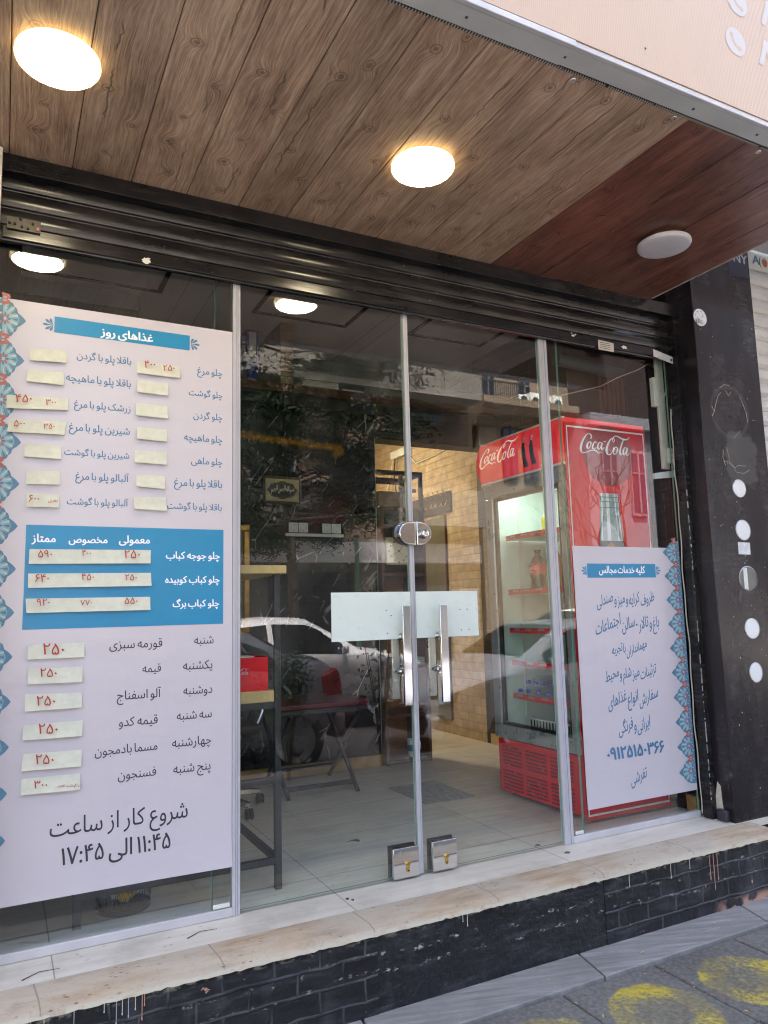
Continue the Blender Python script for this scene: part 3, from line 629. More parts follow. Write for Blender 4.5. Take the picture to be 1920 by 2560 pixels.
# ------------------------------------------------------------------ roller shutter rolled up over the glass
t = thing('roller_shutter', 'rolled up black slatted roller shutter above the glass front', 'shutter', (1.6, -.1, 2.45))
prof = [(-.045, 2.80), (-.045, 2.746)]
for k in range(3):
    zt = 2.746-k*.070
    prof += [(-.038, zt-.001), (-.036, zt-.006)]+[(-.037-.009*math.sin(PI*(.12+.76*q/9)), zt-.006-.058*q/9) for q in range(10)]+[(-.036, zt-.066)]
prof += [(-.042, 2.533), (-.044, 2.528), (-.044, 2.480), (-.042, 2.476), (-.022, 2.476), (-.022, 2.80)]
MB().extrude(prof, lambda u, v, d: (d, u, v), -.056, 3.314).build('slats', M['black'], t, smooth=30)
bx('hem_bar', M['black'], t, -.05, 3.30, -.055, -.0445, 2.482, 2.530, bev=.003)
bx('top_cover', M['black'], t, -.056, 3.355, -.100, -.046, 2.716, 2.7885, bev=.002); bx('upper_lintel', M['groove'], t, -.056, 3.355, -.0455, -.0, 2.75, 2.82)
mb = MB(); rr = [(3.172, 2.478), (3.330, 2.452), (3.330, 2.492), (3.172, 2.520)]
mb.extrude(rr, lambda u, v, d: (u, d, v), -0.0613, -0.0563)
for i in range(2):
    for j in range(2): mb.lathe([(0, -.003), (.006, -.002), (.007, 0)], (3.190+i*.035, -0.0613, 2.486+j*.018-i*.005), (0, 1, 0), 10)
mb.build('latch_plate', M['alu'], t, bev=.002)
MB().cyl((3.305, -0.0628, 2.474), (3.305, -0.0558, 2.474), .008).build('latch_hole', M['groove'], t)
mb = MB(); mb.mat(0).extrude([(2.771, 2.462), (2.880, 2.462), (2.880, 2.512), (2.771, 2.516)], lambda u, v, d: (u, d, v), -0.0565, -0.0558).mat(1)
for i in range(4): mb.box(2.782, 2.868-rnd.random()*.02, -0.0569, -0.0566, 2.502-i*.010, 2.505-i*.010)
mb.build('label_sticker', [mat('aged_label', (.60, .54, .46), .6, var=.12, vs=40), M['ink']], t)
torn = mat('torn_white_paper', (.70, .67, .62), .7, var=0)
for cx, cz, r in ((2.957, 2.502, .022), (.452, 2.492, .026), (2.60, 2.512, .012), (2.615, 2.520, .007), (2.59, 2.526, .006)):
    MB().extrude([(cx+r*math.cos(a*PI/7)*rnd.uniform(.4, 1.15), cz+.55*r*math.sin(a*PI/7)*rnd.uniform(.5, 1.1)) for a in range(14)], lambda u, v, d: (u, d, v), -.0564, -.0557).build('torn_paper', torn, t)
mb = MB()                                       # burnt switch block at the left end
mb.mat(0).box(-.035, .075, -0.0653, -0.0533, 2.515, 2.56).mat(1)
for i in range(7): mb.lathe([(0, -.008), (.004, -.006), (.005, .0)], (-.03+rnd.random()*.10, -0.0653, 2.52+rnd.random()*.036), (0, 1, 0), 8)
mb.mat(2).box(.062, .070, -0.0703, -0.0653, 2.522, 2.534)
mb.build('burnt_switch', [mat('burnt_plastic', (.06, .05, .03), .5, var=.4, vs=60), M['groove'], M['redprint']], t)

# right pillar, guide rail, left jamb
t = thing('black_pillar', 'glossy black metal pillar with white round cutouts beside the shop front', 'pillar', (3.6, -.1, -.33))
MB().extrude([(3.357, -.19), (3.875, -.19), (3.875, .19), (3.375, .19), (3.375, -.004), (3.357, -.004)], lambda u, v, d: (u, v, d), -.33, 3.3).build('pillar_cover', M['pillar'], t, bev=.004)
def disc(px, pz, rx, rz, hole=False):
    el = [(px+rx*math.cos(a*PI/20), pz+rz*math.sin(a*PI/20)) for a in range(40)]
    mb = MB().mat(0)
    el2 = [(px+1.07*(u-px), pz+1.05*(v-pz)) for u, v in el]
    vs = [(u, -.1935, v) for u, v in el]+[(u, -.1915, v) for u, v in el2]+[(u, -.1885, v) for u, v in el2]; fs = []
    for a in range(40): b = (a+1) % 40; fs += [(a, b, 40+b, 40+a), (40+a, 40+b, 80+b, 80+a)]
    mb.add(vs, fs).mat(1).flat(el, lambda u, v: (u, -.1912, v))
    if hole: mb.mat(2).extrude([(px-.035, pz-.055), (px-.005, pz-.060), (px-.005, pz+.060), (px-.035, pz+.055)], lambda u, v, d: (u, d, v), -.1925, -.1913)
    return mb.build('round_cutout', [M['steel'], M['white_gloss'] if not hole else mat('grey_inside', (.15, .15, .13), .5, var=.2), M['offwhite']], t, smooth=30)
for px, pz, rx, rz, h in ((3.612, 1.737, .052, .049, 0), (3.613, 1.505, .058, .055, 0), (3.617, 1.238, .069, .066, 1), (3.615, .970, .058, .053, 0), (3.614, .737, .051, .051, 0)): disc(px, pz, rx, rz, h)
MB().extrude([(3.559, 1.372), (3.655, 1.370), (3.657, 1.436), (3.561, 1.438)], lambda u, v, d: (u, d, v), -.1912, -.1895).build('square_sticker', mat('peeling_white_paper', (.66, .67, .66), .6, var=.25, vs=40), t)
el = [(3.41+.051*math.cos(a*PI/20), 2.693+.05*math.sin(a*PI/20)) for a in range(40)]
mb = MB().mat(0).extrude(el, lambda u, v, d: (u, d, v), -.1925, -.1895).mat(1)
(v, tr), W = text2d('ERI', .02); mb.tris((v, tr), lambda u, w: (3.372+u*.042, -.1927, 2.656+w*.036))
for a, b in ((-.02, .03), (.01, .035), (-.035, .01), (-.02, -.005), (.02, .01)): mb.lathe([(0, -.0005), (.004, -.0003)], (3.41+a, -.1927, 2.693+b), (0, 1, 0), 8)
mb.build('round_sticker', [mat('worn_white_sticker', (.62, .63, .64), .5, var=.2, vs=50), M['groove']], t)
mb = MB()
for pts in (((3.44, 2.13), (3.46, 2.16), (3.475, 2.20), (3.50, 2.25), (3.53, 2.275)), ((3.68, 2.27), (3.71, 2.22), (3.725, 2.17), (3.73, 2.12)), ((3.60, 2.02), (3.625, 2.04), (3.66, 2.07)), ((3.535, 1.96), (3.545, 1.92), (3.55, 1.885), (3.59, 1.85), (3.62, 1.865), (3.68, 1.87)), ((3.50, 1.885), (3.54, 1.88), (3.575, 1.86), (3.60, 1.83), (3.66, 1.82), (3.71, 1.85)), ((3.52, 2.30), (3.56, 2.325), (3.60, 2.32)), ((3.57, 2.29), (3.585, 2.265), (3.61, 2.29)), ((3.46, 2.16), (3.44, 2.19)), ((3.51, 1.95), (3.50, 1.91), (3.515, 1.86))):
    mb.tube([(a+rnd.uniform(-.004, .004), -.1905, b+rnd.uniform(-.004, .004)) for a, b in pts], .0016, 5)
mb.build('glue_residue', mat('dry_glue', (.34, .31, .25), .6, var=0), t)
mb = MB().extrude([(3.688, 2.995), (3.86, 3.01), (3.863, 3.2), (3.69, 3.2)], lambda u, v, d: (u, d, v), -.1915, -.1895)
mb.build('blue_sticker', mat('faded_blue_sticker', (.012, .014, .032), .35, var=.4, vs=14), t)
mb = MB(); (v, tr), W = text2d('NY', .02); mb.tris((v, tr), lambda u, w: (3.74+u*.09, -.1918, 3.092+w*.08)); mb.build('lettering', M['wallgrey'], t)
mb = MB()
for i in range(60):
    x = rnd.uniform(3.38, 3.85); z = rnd.uniform(-.2, 2.7); r = rnd.uniform(.001, .004)
    mb.extrude([(x+r*math.cos(a)*rnd.uniform(.5, 1.3), z+r*math.sin(a)*rnd.uniform(.5, 1.6)) for a in (0, 1, 2, 3, 4, 5)], lambda u, v, d: (u, d, v), -.1906, -.1895)
mb.build('paint_chips', mat('pale_paint_chip', (.42, .41, .38), .7, var=0), t)
mb = MB().extrude([(3.3565, .165), (3.3565, .165)][:0]+[(-.13, .02), (-.085, .015), (-.08, .10), (-.10, .19), (-.118, .17), (-.122, .08)], lambda u, v, d: (d, u, v), 3.3555, 3.358)
mb.build('paint_scar', mat('cream_scar', (.50, .47, .38), .7, var=.2, vs=60), t)
bx('foot_lug', M['blackmetal'], t, 3.325, 3.356, -.165, -.105, .003, .06, bev=.006)
t = thing('guide_rail', 'worn black steel channel guiding the shutter beside the pillar', 'rail', (3.32, -.06, 0))
mb = MB().box(3.318, 3.3545, -.085, -.079, .002, 2.76).box(3.318, 3.324, -.0785, -.03, .002, 2.76).box(3.3255, 3.3545, -.036, -.03, .002, 2.76); mb.build('channel', M['black'], t, bev=.0015)
mb = MB()
for i in range(46):
    z = rnd.uniform(.03, 1.75); l = rnd.uniform(.006, .05); mb.box(3.3172, 3.3195+rnd.uniform(0, .004), -.0862, -.0835, z, z+l)
mb.build('bare_metal_chips', mat('bare_metal', (.50, .49, .45), .4, .3, var=.2), t)
MB().tube([(3.311+.004*math.sin(z*9)+.003*math.sin(z*23), -.025, z) for z in np.linspace(.02, 2.2, 60)], .0035, 6).build('cable', mat('grey_cable', (.38, .37, .30), .5, var=.2, vs=5), t)
t = thing('left_jamb', 'cream edge of the wall left of the shop front', 'wall', (-.2, 0, 0))
bx('wall_edge', M['cream'], t, -1.3, -.057, -.14, .05, 0.004, 2.775); 

# neighbour's shutter at the right
t = thing('neighbour_shutter', 'cream ribbed roller shutter of the next shop beyond the black pillar', 'shutter', (5, 0, 0))
prof = [(0.03, 3.2)]
z = 3.195
while z > -.3:
    prof += [(-.0, z), (-.004, z-.006), (-.017, z-.03), (-.017, z-.064), (-.004, z-.084), (.004, z-.088)]; z -= .092
prof += [(.03, z)]
MB().extrude(prof, lambda u, v, d: (d, u, v), 3.9, 7.5).build('slats', M['neigh'], t, smooth=25)
t = thing('fruit_sign', 'white sign strip with a blue letter and red apple above the next shop', 'sign', (4.5, -.01, 3.2))
bx('sign_strip', M['offwhite'], t, 3.9, 7.4, -.012, .012, 3.205, 3.318)
a = on(y5(882, 205), 1, -.013); b = on(y5(922, 212), 1, -.013)
mb = MB().mat(0); (v, tr), W = text2d('A', .03); mb.tris((v, tr), lambda u, w: (4.165+u*.105, -.0135, 3.245+w*.085))
mb.mat(1).flat([(4.285+.026*math.cos(k*PI/10)*(1.06 if math.sin(k*PI/10) > 0 else .95), 3.268+.029*math.sin(k*PI/10)-.006*(abs(math.cos(k*PI/10)) < .2)*(math.sin(k*PI/10) > 0)) for k in range(20)], lambda u, v: (u, -.0135, v))
for sx in (-1, 1):
    mb.mat(2)
    for q in _stroke([(4.285+sx*.040, 3.305), (4.285+sx*.052, 3.268), (4.285+sx*.040, 3.23)], [.004, .009, .004], 4): mb.flat(q, lambda u, v: (u, -.0136, v))
for q in _stroke([(4.286, 3.295), (4.292, 3.306)], [.004, .004], 2): mb.flat(q, lambda u, v: (u, -.0136, v))
(v, tr), W = text2d('s', .02); mb.tris((v, tr), lambda u, w: (4.352+u*.07, -.0135, 3.25+w*.07))
mb.build('lettering', [M['ink_blue'], M['redprint'], M['ink']], t)
t = thing('neighbour_canopy', 'pale grey soffit over the next shop sign', 'canopy', (5, -.3, 3.4))
bx('soffit', M['alu'], t, 3.9, 7.5, -.9, -.02, 3.33, 3.37); bx('fascia', M['alu'], t, 3.9, 7.5, -.94, -.905, 3.32, 3.7)
# ------------------------------------------------------------------ glass front
def pane(t, x0, x1, z0, z1, name='pane'):
    mb = MB(); y0, y1 = -.005, .005
    mb.mat(0).add([(x0,y0,z0),(x1,y0,z0),(x1,y0,z1),(x0,y0,z1)], [(0,1,2,3)])
    mb.mat(1).add([(x0,y1,z0),(x1,y1,z0),(x1,y1,z1),(x0,y1,z1)], [(3,2,1,0)])
    mb.mat(2).add([(x0,y0,z0),(x1,y0,z0),(x1,y1,z0),(x0,y1,z0),(x0,y0,z1),(x1,y0,z1),(x1,y1,z1),(x0,y1,z1)], [(0,3,2,1),(4,5,6,7),(1,2,6,5),(3,0,4,7)])
    return mb.build(name, [M['glass'], M['glass_in'], M['glass_edge']], t)
def seal(t, x0, x1, z0=.012, z1=2.7, name='edge_seal'):
    w = x1-x0; mb = MB().mat(0)
    mb.box(x0, x0+w*.40, -.013, .012, z0, z1).box(x0+w*.46, x1, -.011, .012, z0, z1).box(x0+w*.40, x0+w*.46, -.007, .010, z0, z1)
    mb.mat(1).box(x0+w*.66, x0+w*.72, -.0116, -.0105, z0, z1)
    return mb.build(name, [M['seal'], M['seal_line']], t)
t = thing('fixed_glass_panel', 'fixed glass panel at the left, mostly covered by the menu poster', 'glass panel', (.4, 0, 0), 'fixed glass panels of the shop front')
pane(t, -.055, .7335, .02, 2.7); pane(t, .7365, .806, .02, 2.7, 'narrow_pane'); seal(t, .808, .839, .002)
bx('bottom_channel', M['alu'], t, -.055, .8075, -.014, .014, .001, .033, bev=.002)
bx('glass_clip', M['offwhite'], t, .738, .80, -.011, -.0055, .036, .052, bev=.002)
t = thing('fixed_glass_panel', 'fixed glass panel at the right, with the catering poster on it', 'glass panel', (2.9, 0, 0), 'fixed glass panels of the shop front')
pane(t, 2.5285, 3.316, .02, 2.7); pane(t, 2.459, 2.5255, .02, 2.7, 'narrow_pane'); seal(t, 2.402, 2.456, .002)
bx('bottom_channel', M['alu'], t, 2.4565, 3.318, -.014, .014, .001, .033, bev=.002)
bx('glass_clip', M['offwhite'], t, 2.47, 2.52, -.011, -.0055, .036, .052, bev=.002)
def door(label, x0, x1, hx, left):
    t = thing('glass_door', label, 'door', ((x0+x1)/2, 0, 0), 'pair of glass doors')
    pane(t, x0, x1, .014, 2.7)
    px0, px1 = (1.230, x1+.0005) if left else (x0-.0005, 1.966)
    bx('frosted_band', M['frost'], t, px0, px1, -.0075, -.0055, .992, 1.1965)
    # flat bar handle on round standoffs, a twin bar behind the glass
    for y0, y1, nm, m, zt, zb, dx in ((-.062, -.050, 'handle', M['chrome'], 1.134, .714, 0), (.050, .062, 'handle', M['steel'], 1.134, .73, 0)):
        h = bx(nm, m, t, hx-.019+dx, hx+.019+dx, y0, y1, zb, zt, bev=.0015)
        mb = MB()
        for z in (1.0, .852):
            s = -1 if y0 < 0 else 1
            mb.cyl((hx+dx, s*.0062, z), (hx+dx, s*.0495, z), .012, n=20).cyl((hx+dx, s*.006, z), (hx+dx, s*.012, z), .017, n=20)
        mb.build('standoff', M['chrome'], h, smooth=40)
    # floor lock with brass cylinder
    lx0, lx1 = (1.486, 1.606) if left else (1.676, 1.795)
    L = bx('floor_lock', M['chrome'], t, lx0, lx1, -.022, -.0055, .010, .130, bev=.0015); bx('lock_back', M['blackmetal'], L, lx0-.006, lx1-.004, .0055, .02, .012, .136)
    cx = (lx0+lx1)/2+.006
    MB().cyl((cx, -.030, .066), (cx, -.022, .066), .0095, n=20).box(cx-.0055, cx+.0055, -.029, -.022, .036, .060).cyl((cx, -.029, .038), (cx, -.022, .038), .0055).build('lock_cylinder', M['brass'], L, bev=.0008)
    MB().box(cx-.006, cx+.004, -.0308, -.0301, .0652, .0668).build('key_slot', M['groove'], L)
    MB().box(lx0+.025, lx0+.027, -.0224, -.0219, .100, .118).box(lx0+.031, lx0+.033, -.0224, -.0219, .100, .118).box(lx0+.037, lx0+.039, -.0224, -.0219, .100, .118).build('stamped_mark', M['grey_plastic'], L)
    return t
tl = door('left glass door leaf with the white edge strip', .842, 1.6095, 1.560, True)
seal(tl, 1.6105, 1.6335, .012, 2.7)
tr_ = door('right glass door leaf with the cylinder lock', 1.6375, 2.400, 1.748, False)
mb = MB()
for x, z in ((1.489, 1.117), (1.512, 1.094), (1.491, 1.018)): mb.cyl((x, -.0082, z), (x, -.0074, z), .003, n=10)
mb.build('rivet_hole', M['greymetal'], tl)
mb = MB()
for x, z in ((1.868, 1.112), (1.907, 1.113), (1.872, 1.020), (1.913, 1.021)): mb.cyl((x, -.0082, z), (x, -.0074, z), .003, n=10)
mb.build('rivet_hole', M['greymetal'], tr_)
def half_round(t, x0, x1, left):
    cz = 1.4545; hz = .0535; n = 16; r = .062
    if left: pts = [(x1, cz-hz), (x1, cz+hz)]+[(x0+r-r*math.sin(PI*k/n), cz+hz*math.cos(PI*k/n)) for k in range(n+1)]
    else: pts = [(x0, cz+hz), (x0, cz-hz)]+[(x1-r+r*math.sin(PI*k/n), cz-hz*math.cos(PI*k/n)) for k in range(n+1)]
    o = MB().extrude(pts, lambda u, v, d: (u, d, v), -.034, -.0055).build('centre_lock', M['chrome'], t, bev=.003, seg=3)
    MB().extrude(pts, lambda u, v, d: (u-.004, d, v+.004), .006, .03).build('lock_back', M['steel'], o)
    mc = sum(p[0] for p in pts)/len(pts); inn = [(mc+(u-mc)*.86, cz+(v-cz)*.86) for u, v in pts]
    MB().extrude(inn, lambda u, v, d: (u, d, v), -.0352, -.0338).build('lock_face', mat('brushed_dark_steel', (.30, .27, .26), .22, 1., var=.12, vs=12), o)
    return o
half_round(tl, 1.551, 1.6345, True); o = half_round(tr_, 1.639, 1.715, False)
mb = MB().lathe([(.021, 0), (.021, -.006), (.017, -.012), (.0165, -.022), (.012, -.024), (.011, -.021), (.004, -.021), (0, -.0205)], (1.671, -.035, 1.451), (0, 1, 0), 28); mb.build('lock_cylinder', M['chrome'], o, smooth=35)

# ------------------------------------------------------------------ posters
PY = -.0085
ORN = [M['bluetile'], M['teal'], M['sky_print'], M['redprint'], M['paleprint']]
def ornament(mb, xe, sgn, zc, w, h, Y):
    """one arabesque lobe: pointed scalloped shield with petals, and the red knot above it"""
    def put(m, pts, l): mb.mat(m).flat([(xe+sgn*u*w, zc+v*h) for u, v in pts], lambda u, v: (u, Y-.00025*l, v))
    def lobe(sx, sc, l, m, tip=0.):
        n = 40; pts = []
        for k in range(n+1):
            a = -PI/2+PI*k/n; r = 1+.07*abs(math.sin(k*PI/5)); e = max(0, 1-abs(a)/.5)
            pts.append((sx+sc*(.52*r*math.cos(a)+tip*e**1.6), sc*.47*r*math.sin(a)))
        put(m, pts, l)
    put(0, [(0, -.5), (.26, -.5), (.26, .5), (0, .5)], 1)
    lobe(.22, 1.0, 1, 0, .26); lobe(.22, .87, 2, 1, .12); lobe(.22, .66, 3, 2, .06)
    for k in range(11):
        a = -1.35+2.7*k/10; c, s = math.cos(a), math.sin(a); r0, r1 = .22, .50; q = .035
        put(0 if k % 2 else 4, [(.24+r0*c*1.0-q*s*.4, r0*s*.9+q*c*.4), (.24+r1*c*.95-q*s, r1*s*.82+q*c), (.24+r1*c*1.02, r1*s*.9), (.24+r1*c*.95+q*s, r1*s*.82-q*c)], 4)
    for k in range(8):
        a = k*PI/4; put(3 if k % 2 else 0, [(.30, 0), (.30+.14*math.cos(a-.3), .12*math.sin(a-.3)), (.30+.20*math.cos(a), .17*math.sin(a)), (.30+.14*math.cos(a+.3), .12*math.sin(a+.3))], 5)
    put(4, [(.30+.05*math.cos(k*PI/5), .045*math.sin(k*PI/5)) for k in range(10)], 6)
    put(3, [(.16, .34), (.42, .37), (.46, .45), (.36, .50), (.46, .55), (.42, .63), (.16, .66), (.2, .5)], 5)
    put(2, [(.22, .43), (.34, .45), (.30, .49), (.2, .47)], 6); put(2, [(.22, .57), (.34, .55), (.30, .51), (.2, .53)], 6)
    for k in range(9):                          # curling vines in the outer strip
        zz = -.5+k/9+.04; put(4 if k % 3 else 1, [(.02+.10*(k % 2), zz), (.11+.08*(k % 2), zz+.02), (.13+.06*(k % 2), zz+.07), (.06+.05*(k % 2), zz+.05)], 3)
        put(3 if k % 4 == 0 else 2, [(.03, zz+.05), (.07, zz+.06), (.06, zz+.10), (.02, zz+.09)], 4)
def palmette(mb, cx, cz, r, sgn, Y):
    for k, (a, l) in enumerate(((-1.15, .75), (-.62, .95), (0, 1.05), (.62, .95), (1.15, .75))):
        c, s = math.cos(a)*sgn, math.sin(a); q = .17*r
        pts = [(cx, cz)]+[(cx+r*l*u*c-q*w*s, cz+r*l*u*s+q*w*c*1.0) for u, w in ((.35, .45), (.7, 1.), (.95, .6), (1, 0), (.95, -.5), (.7, -.6), (.35, -.2))]
        mb.flat(pts, lambda u, v: (u, Y, v))
def curl_sheet(x0, x1, z0, z1, fn, nx=24, nz=36):
    mb = MB(); vs = []
    for j in range(nz+1):
        for i in range(nx+1):
            x = x0+(x1-x0)*i/nx; z = z0+(z1-z0)*j/nz; vs.append((x, fn(x, z), z))
    k = len(vs); vs += [(x, y+.0006, z) for x, y, z in vs]; W = nx+1
    fs = [(j*W+i, j*W+i+1, (j+1)*W+i+1, (j+1)*W+i) for j in range(nz) for i in range(nx)]
    fs += [tuple(a+k for a in f[::-1]) for f in fs]
    return mb.add(vs, fs)
t = thing('menu_poster', 'tall white menu poster with blue heading, price table and taped price strips', 'poster', (.4, PY, 1.2))
curl_sheet(-.057, .807, .178, 2.272, lambda x, z: PY-.010*max(0, (.33-z)/.16)**2*max(0, (x-.55)/.25)).build('sheet', M['paper'], t, smooth=60)
Y1 = PY-.0008; Y2 = PY-.0014; Y3 = PY-.0045
MB().box(0.135, .632, Y1-.0004, Y1, *sorted((gp(z3, 360, 355)[1]+.006, gp(z3, 360, 242)[1]))).build('heading_band', M['blue'], t)
hz = (gp(z3, 365, 245)[1]+gp(z3, 365, 355)[1])/2
hb = [c for c in t.children if c.name.startswith('heading_band')][0]
mb = MB(); p, q = gp(z3, 650, 372), gp(z3, 988, 402); write(mb, 'غذاهای روز', (p[0], q[1]-.004), (q[0], q[1]-.004), Y2, .035); mb.build('lettering', M['white_print'], hb)
mb = MB(); palmette(mb, .131, hz, .034, -1, Y1); palmette(mb, .636, hz, .034, 1, Y1); mb.build('palmette', M['ink_blue'], t)
mb = MB(); zc = 2.195
while zc > .25: ornament(mb, -.057, 1, zc, .097, .148, Y1); zc -= .1505
mb.build('border_ornament', ORN, t)
mb = MB()
DISH = [('چلو مرغ', 1275, 1437, 630), ('چلو گوشت', 1220, 1437, 772), ('چلو گردن', 1250, 1437, 915), ('چلو ماهیچه', 1190, 1437, 1060), ('چلو ماهی', 1235, 1437, 1205), ('باقلا پلو با مرغ', 1125, 1435, 1350), ('باقلا پلو با گوشت', 1080, 1433, 1497),
 ('باقلا پلو با گردن', 495, 848, 555), ('باقلا پلو با ماهیچه', 425, 845, 700), ('زرشک پلو با مرغ', 478, 843, 860), ('شیرین پلو با مرغ', 445, 838, 1007), ('شیرین پلو با گوشت', 415, 835, 1162), ('آلبالو پلو با مرغ', 487, 832, 1312), ('آلبالو پلو با گوشت', 432, 828, 1470)]
for s, a, b, y in DISH:
    q = gp(z3, b, y); p = gp(z3, a, y-(b-a)*.065); write(mb, s, (p[0], q[1]), (q[0], q[1]), Y1, .012, hs=1.12)
mb.build('lettering', M['ink_blue'], t)
mb = MB(); A = gp(z4, 172, 87); B = gp(z4, 1448, 115); C_ = gp(z4, 1438, 718); D = gp(z4, 140, 770)
tb = MB().box((A[0]+D[0])/2, (B[0]+C_[0])/2, Y1-.0004, Y1, (C_[1]+D[1])/2, (A[1]+B[1])/2).build('price_table', M['blue'], t)
for s, a, b, y, yr in (('معمولی', 770, 967, 203, 205), ('مخصوص', 445, 693, 200, 203), ('ممتاز', 205, 358, 193, 198), ('چلو جوجه کباب', 1073, 1420, 303, 305), ('چلو کباب کوبیده', 1068, 1418, 460, 457), ('چلو کباب برگ', 1117, 1415, 615, 610)):
    p, q = gp(z4, a, y), gp(z4, b, yr); zz = (p[1]+q[1])/2; write(mb, s, (p[0], zz), (q[0], zz), Y2, .03, hs=1.1)
mb.build('lettering', M['white_print'], tb)
mb = MB()
for z, s, a, b, ya, yb in ((z4, 'شنبه', 1255, 1380, 857, 850), (z4, 'قورمه سبزی', 707, 1048, 888, 872), (z4, 'یکشنبه', 1183, 1372, 1022, 1012), (z4, 'قیمه', 920, 1040, 1040, 1032), (z4, 'دوشنبه', 1185, 1372, 1182, 1170), (z4, 'آلو اسفناج', 755, 1040, 1220, 1195),
    (z5, 'سه شنبه', 1142, 1368, 50, 32), (z5, 'قیمه کدو', 768, 1018, 92, 72), (z5, 'چهارشنبه', 1112, 1365, 225, 203), (z5, 'مسما بادمجون', 612, 1017, 282, 242), (z5, 'پنج شنبه', 1120, 1360, 395, 370), (z5, 'فسنجون', 762, 1008, 435, 408)):
    p, q = gp(z, a, ya), gp(z, b, yb); zz = (p[1]+q[1])/2; write(mb, s, (p[0], zz), (q[0], zz), Y1, .004, hs=1.15)
p, q = gp(z5, 320, 805), gp(z5, 1212, 680); zz = (p[1]+q[1])/2; write(mb, 'شروع کار از ساعت', (p[0], zz), (q[0], zz), Y1, .004, hs=1.25)
p, q = gp(z5, 395, 985), gp(z5, 1100, 880); zz = (p[1]+q[1])/2; write(mb, '۱۱:۴۵ الی ۱۷:۴۵', (p[0], zz), (q[0], zz), Y1, .010, hs=1.2)
mb.build('lettering', M['ink'], t)
STR = [(z3, ((883,530),(1160,565),(1160,645),(883,613)), (('۴۰۰',930,1000,580),('۲۵۰',1050,1125,600))), (z3, ((883,652),(1088,675),(1083,758),(885,735)), ()), (z3, ((877,800),(1082,825),(1080,905),(877,885)), ()), (z3, ((883,957),(1078,973),(1075,1055),(885,1035)), ()), (z3, ((870,1107),(1077,1118),(1075,1203),(868,1188)), ()), (z3, ((880,1262),(1065,1275),(1063,1360),(880,1342)), ()), (z3, ((865,1408),(1075,1413),(1075,1500),(865,1488)), ()),
 (z3, ((195,445),(430,465),(428,548),(193,530)), ()), (z3, ((175,583),(415,605),(410,692),(172,665)), ()), (z3, ((45,750),(440,772),(437,853),(40,838)), (('۴۵۰',100,205,803),('۳۰۰',295,360,820))), (z3, ((60,905),(430,925),(415,1012),(45,990)), (('۵۰۰',90,160,957),('۳۵۰',280,352,973))), (z3, ((160,1065),(397,1078),(392,1168),(155,1150)), ()), (z3, ((172,1235),(388,1242),(385,1332),(168,1328)), ()), (z3, ((170,1385),(382,1392),(380,1480),(168,1475)), (('۶۰۰',185,252,1443),('نفری',310,370,1443))),
 (z4, ((190,242),(975,248),(970,335),(185,338)), (('۵۹۰',245,335,297),('۴۰۰',527,585,287),('۲۵۰',800,900,303))), (z4, ((182,400),(975,395),(977,480),(180,493)), (('۶۴۰',225,315,455),('۴۵۰',525,605,442),('۲۵۰',805,880,445))), (z4, ((165,562),(970,550),(970,635),(170,655)), (('۹۲۰',235,320,607),('۷۷۰',517,590,605),('۵۵۰',802,885,597))),
 (z4, ((180,860),(547,847),(543,938),(178,955)), (('۲۵۰',275,412,922),)), (z4, ((180,1015),(535,1000),(530,1098),(178,1115)), (('۲۵۰',258,365,1066),)), (z4, ((162,1180),(532,1168),(527,1262),(160,1290)), (('۲۵۰',235,355,1250),)),
 (z5, ((147,85),(538,50),(528,150),(145,180)), (('۲۵۰',247,370,135),)), (z5, ((150,270),(530,240),(523,345),(138,378)), (('۲۵۰',228,345,330),)), (z5, ((138,430),(520,392),(517,495),(135,533)), (('۳۰۰',218,303,487),('با گوشت نفری',370,510,475)))]
for z, quad, txt in STR:
    P4 = [gp(z, *p) for p in quad]; mb = MB(); n = 8; vs = []
    for k in range(n+1):
        u = k/n; bow = .003*math.sin(u*PI*2+P4[0][0]*9)
        for j, w in enumerate((0, .5, 1)):
            tx = [P4[0][c]+(P4[1][c]-P4[0][c])*u for c in (0, 1)]; bt = [P4[3][c]+(P4[2][c]-P4[3][c])*u for c in (0, 1)]
            y = Y2-.0012-.010*w*w+bow*w*.6
            vs.append((tx[0]+(bt[0]-tx[0])*w, y, tx[1]+(bt[1]-tx[1])*w))
    k0 = len(vs); vs2 = vs+[(a, b+.0005, c) for a, b, c in vs]
    fs = [(3*k+j, 3*k+3+j, 3*k+4+j, 3*k+1+j) for k in range(n) for j in range(2)]; fs += [tuple(a+k0 for a in f[::-1]) for f in fs]
    o = mb.add(vs2, fs).build('price_strip', M['tape'], t, smooth=60)
    if txt:
        mb = MB()
        for s, a, b, y in txt: p, q = gp(z, a, y), gp(z, b, y); write(mb, s, p, q, Y2-.0138, .006, hs=1.0)
        mb.build('handwriting', M['pen'], o)

t = thing('catering_poster', 'white catering poster with blue handwriting-style lines and ornate right border', 'poster', (2.93, PY, .78))
curl_sheet(2.553, 3.3095, .1375, 1.416, lambda x, z: PY-.004*max(0, (.25-z)/.12)**2*max(0, (2.8-x)/.25)).build('sheet', M['paper'], t, smooth=60)
a = gp(y4, 257, 210); b = gp(y4, 788, 318); zt, zb = gp(y4, 257, 212)[1], gp(y4, 790, 319)[1]
hb = MB().box(a[0], b[0], Y1-.0004, Y1, zb, zt).build('heading_band', M['blue'], t)
mb = MB(); p, q = gp(y4, 352, 285), gp(y4, 703, 285); write(mb, 'کلیه خدمات مجالس', (p[0], q[1]), (q[0], q[1]), Y2, .035, hs=1.25); mb.build('lettering', M['white_print'], hb)
mb = MB(); palmette(mb, a[0]-.003, (zb+zt)/2, .034, -1, Y1); palmette(mb, b[0]+.003, (zb+zt)/2, .034, 1, Y1); mb.build('palmette', M['blue'], t)
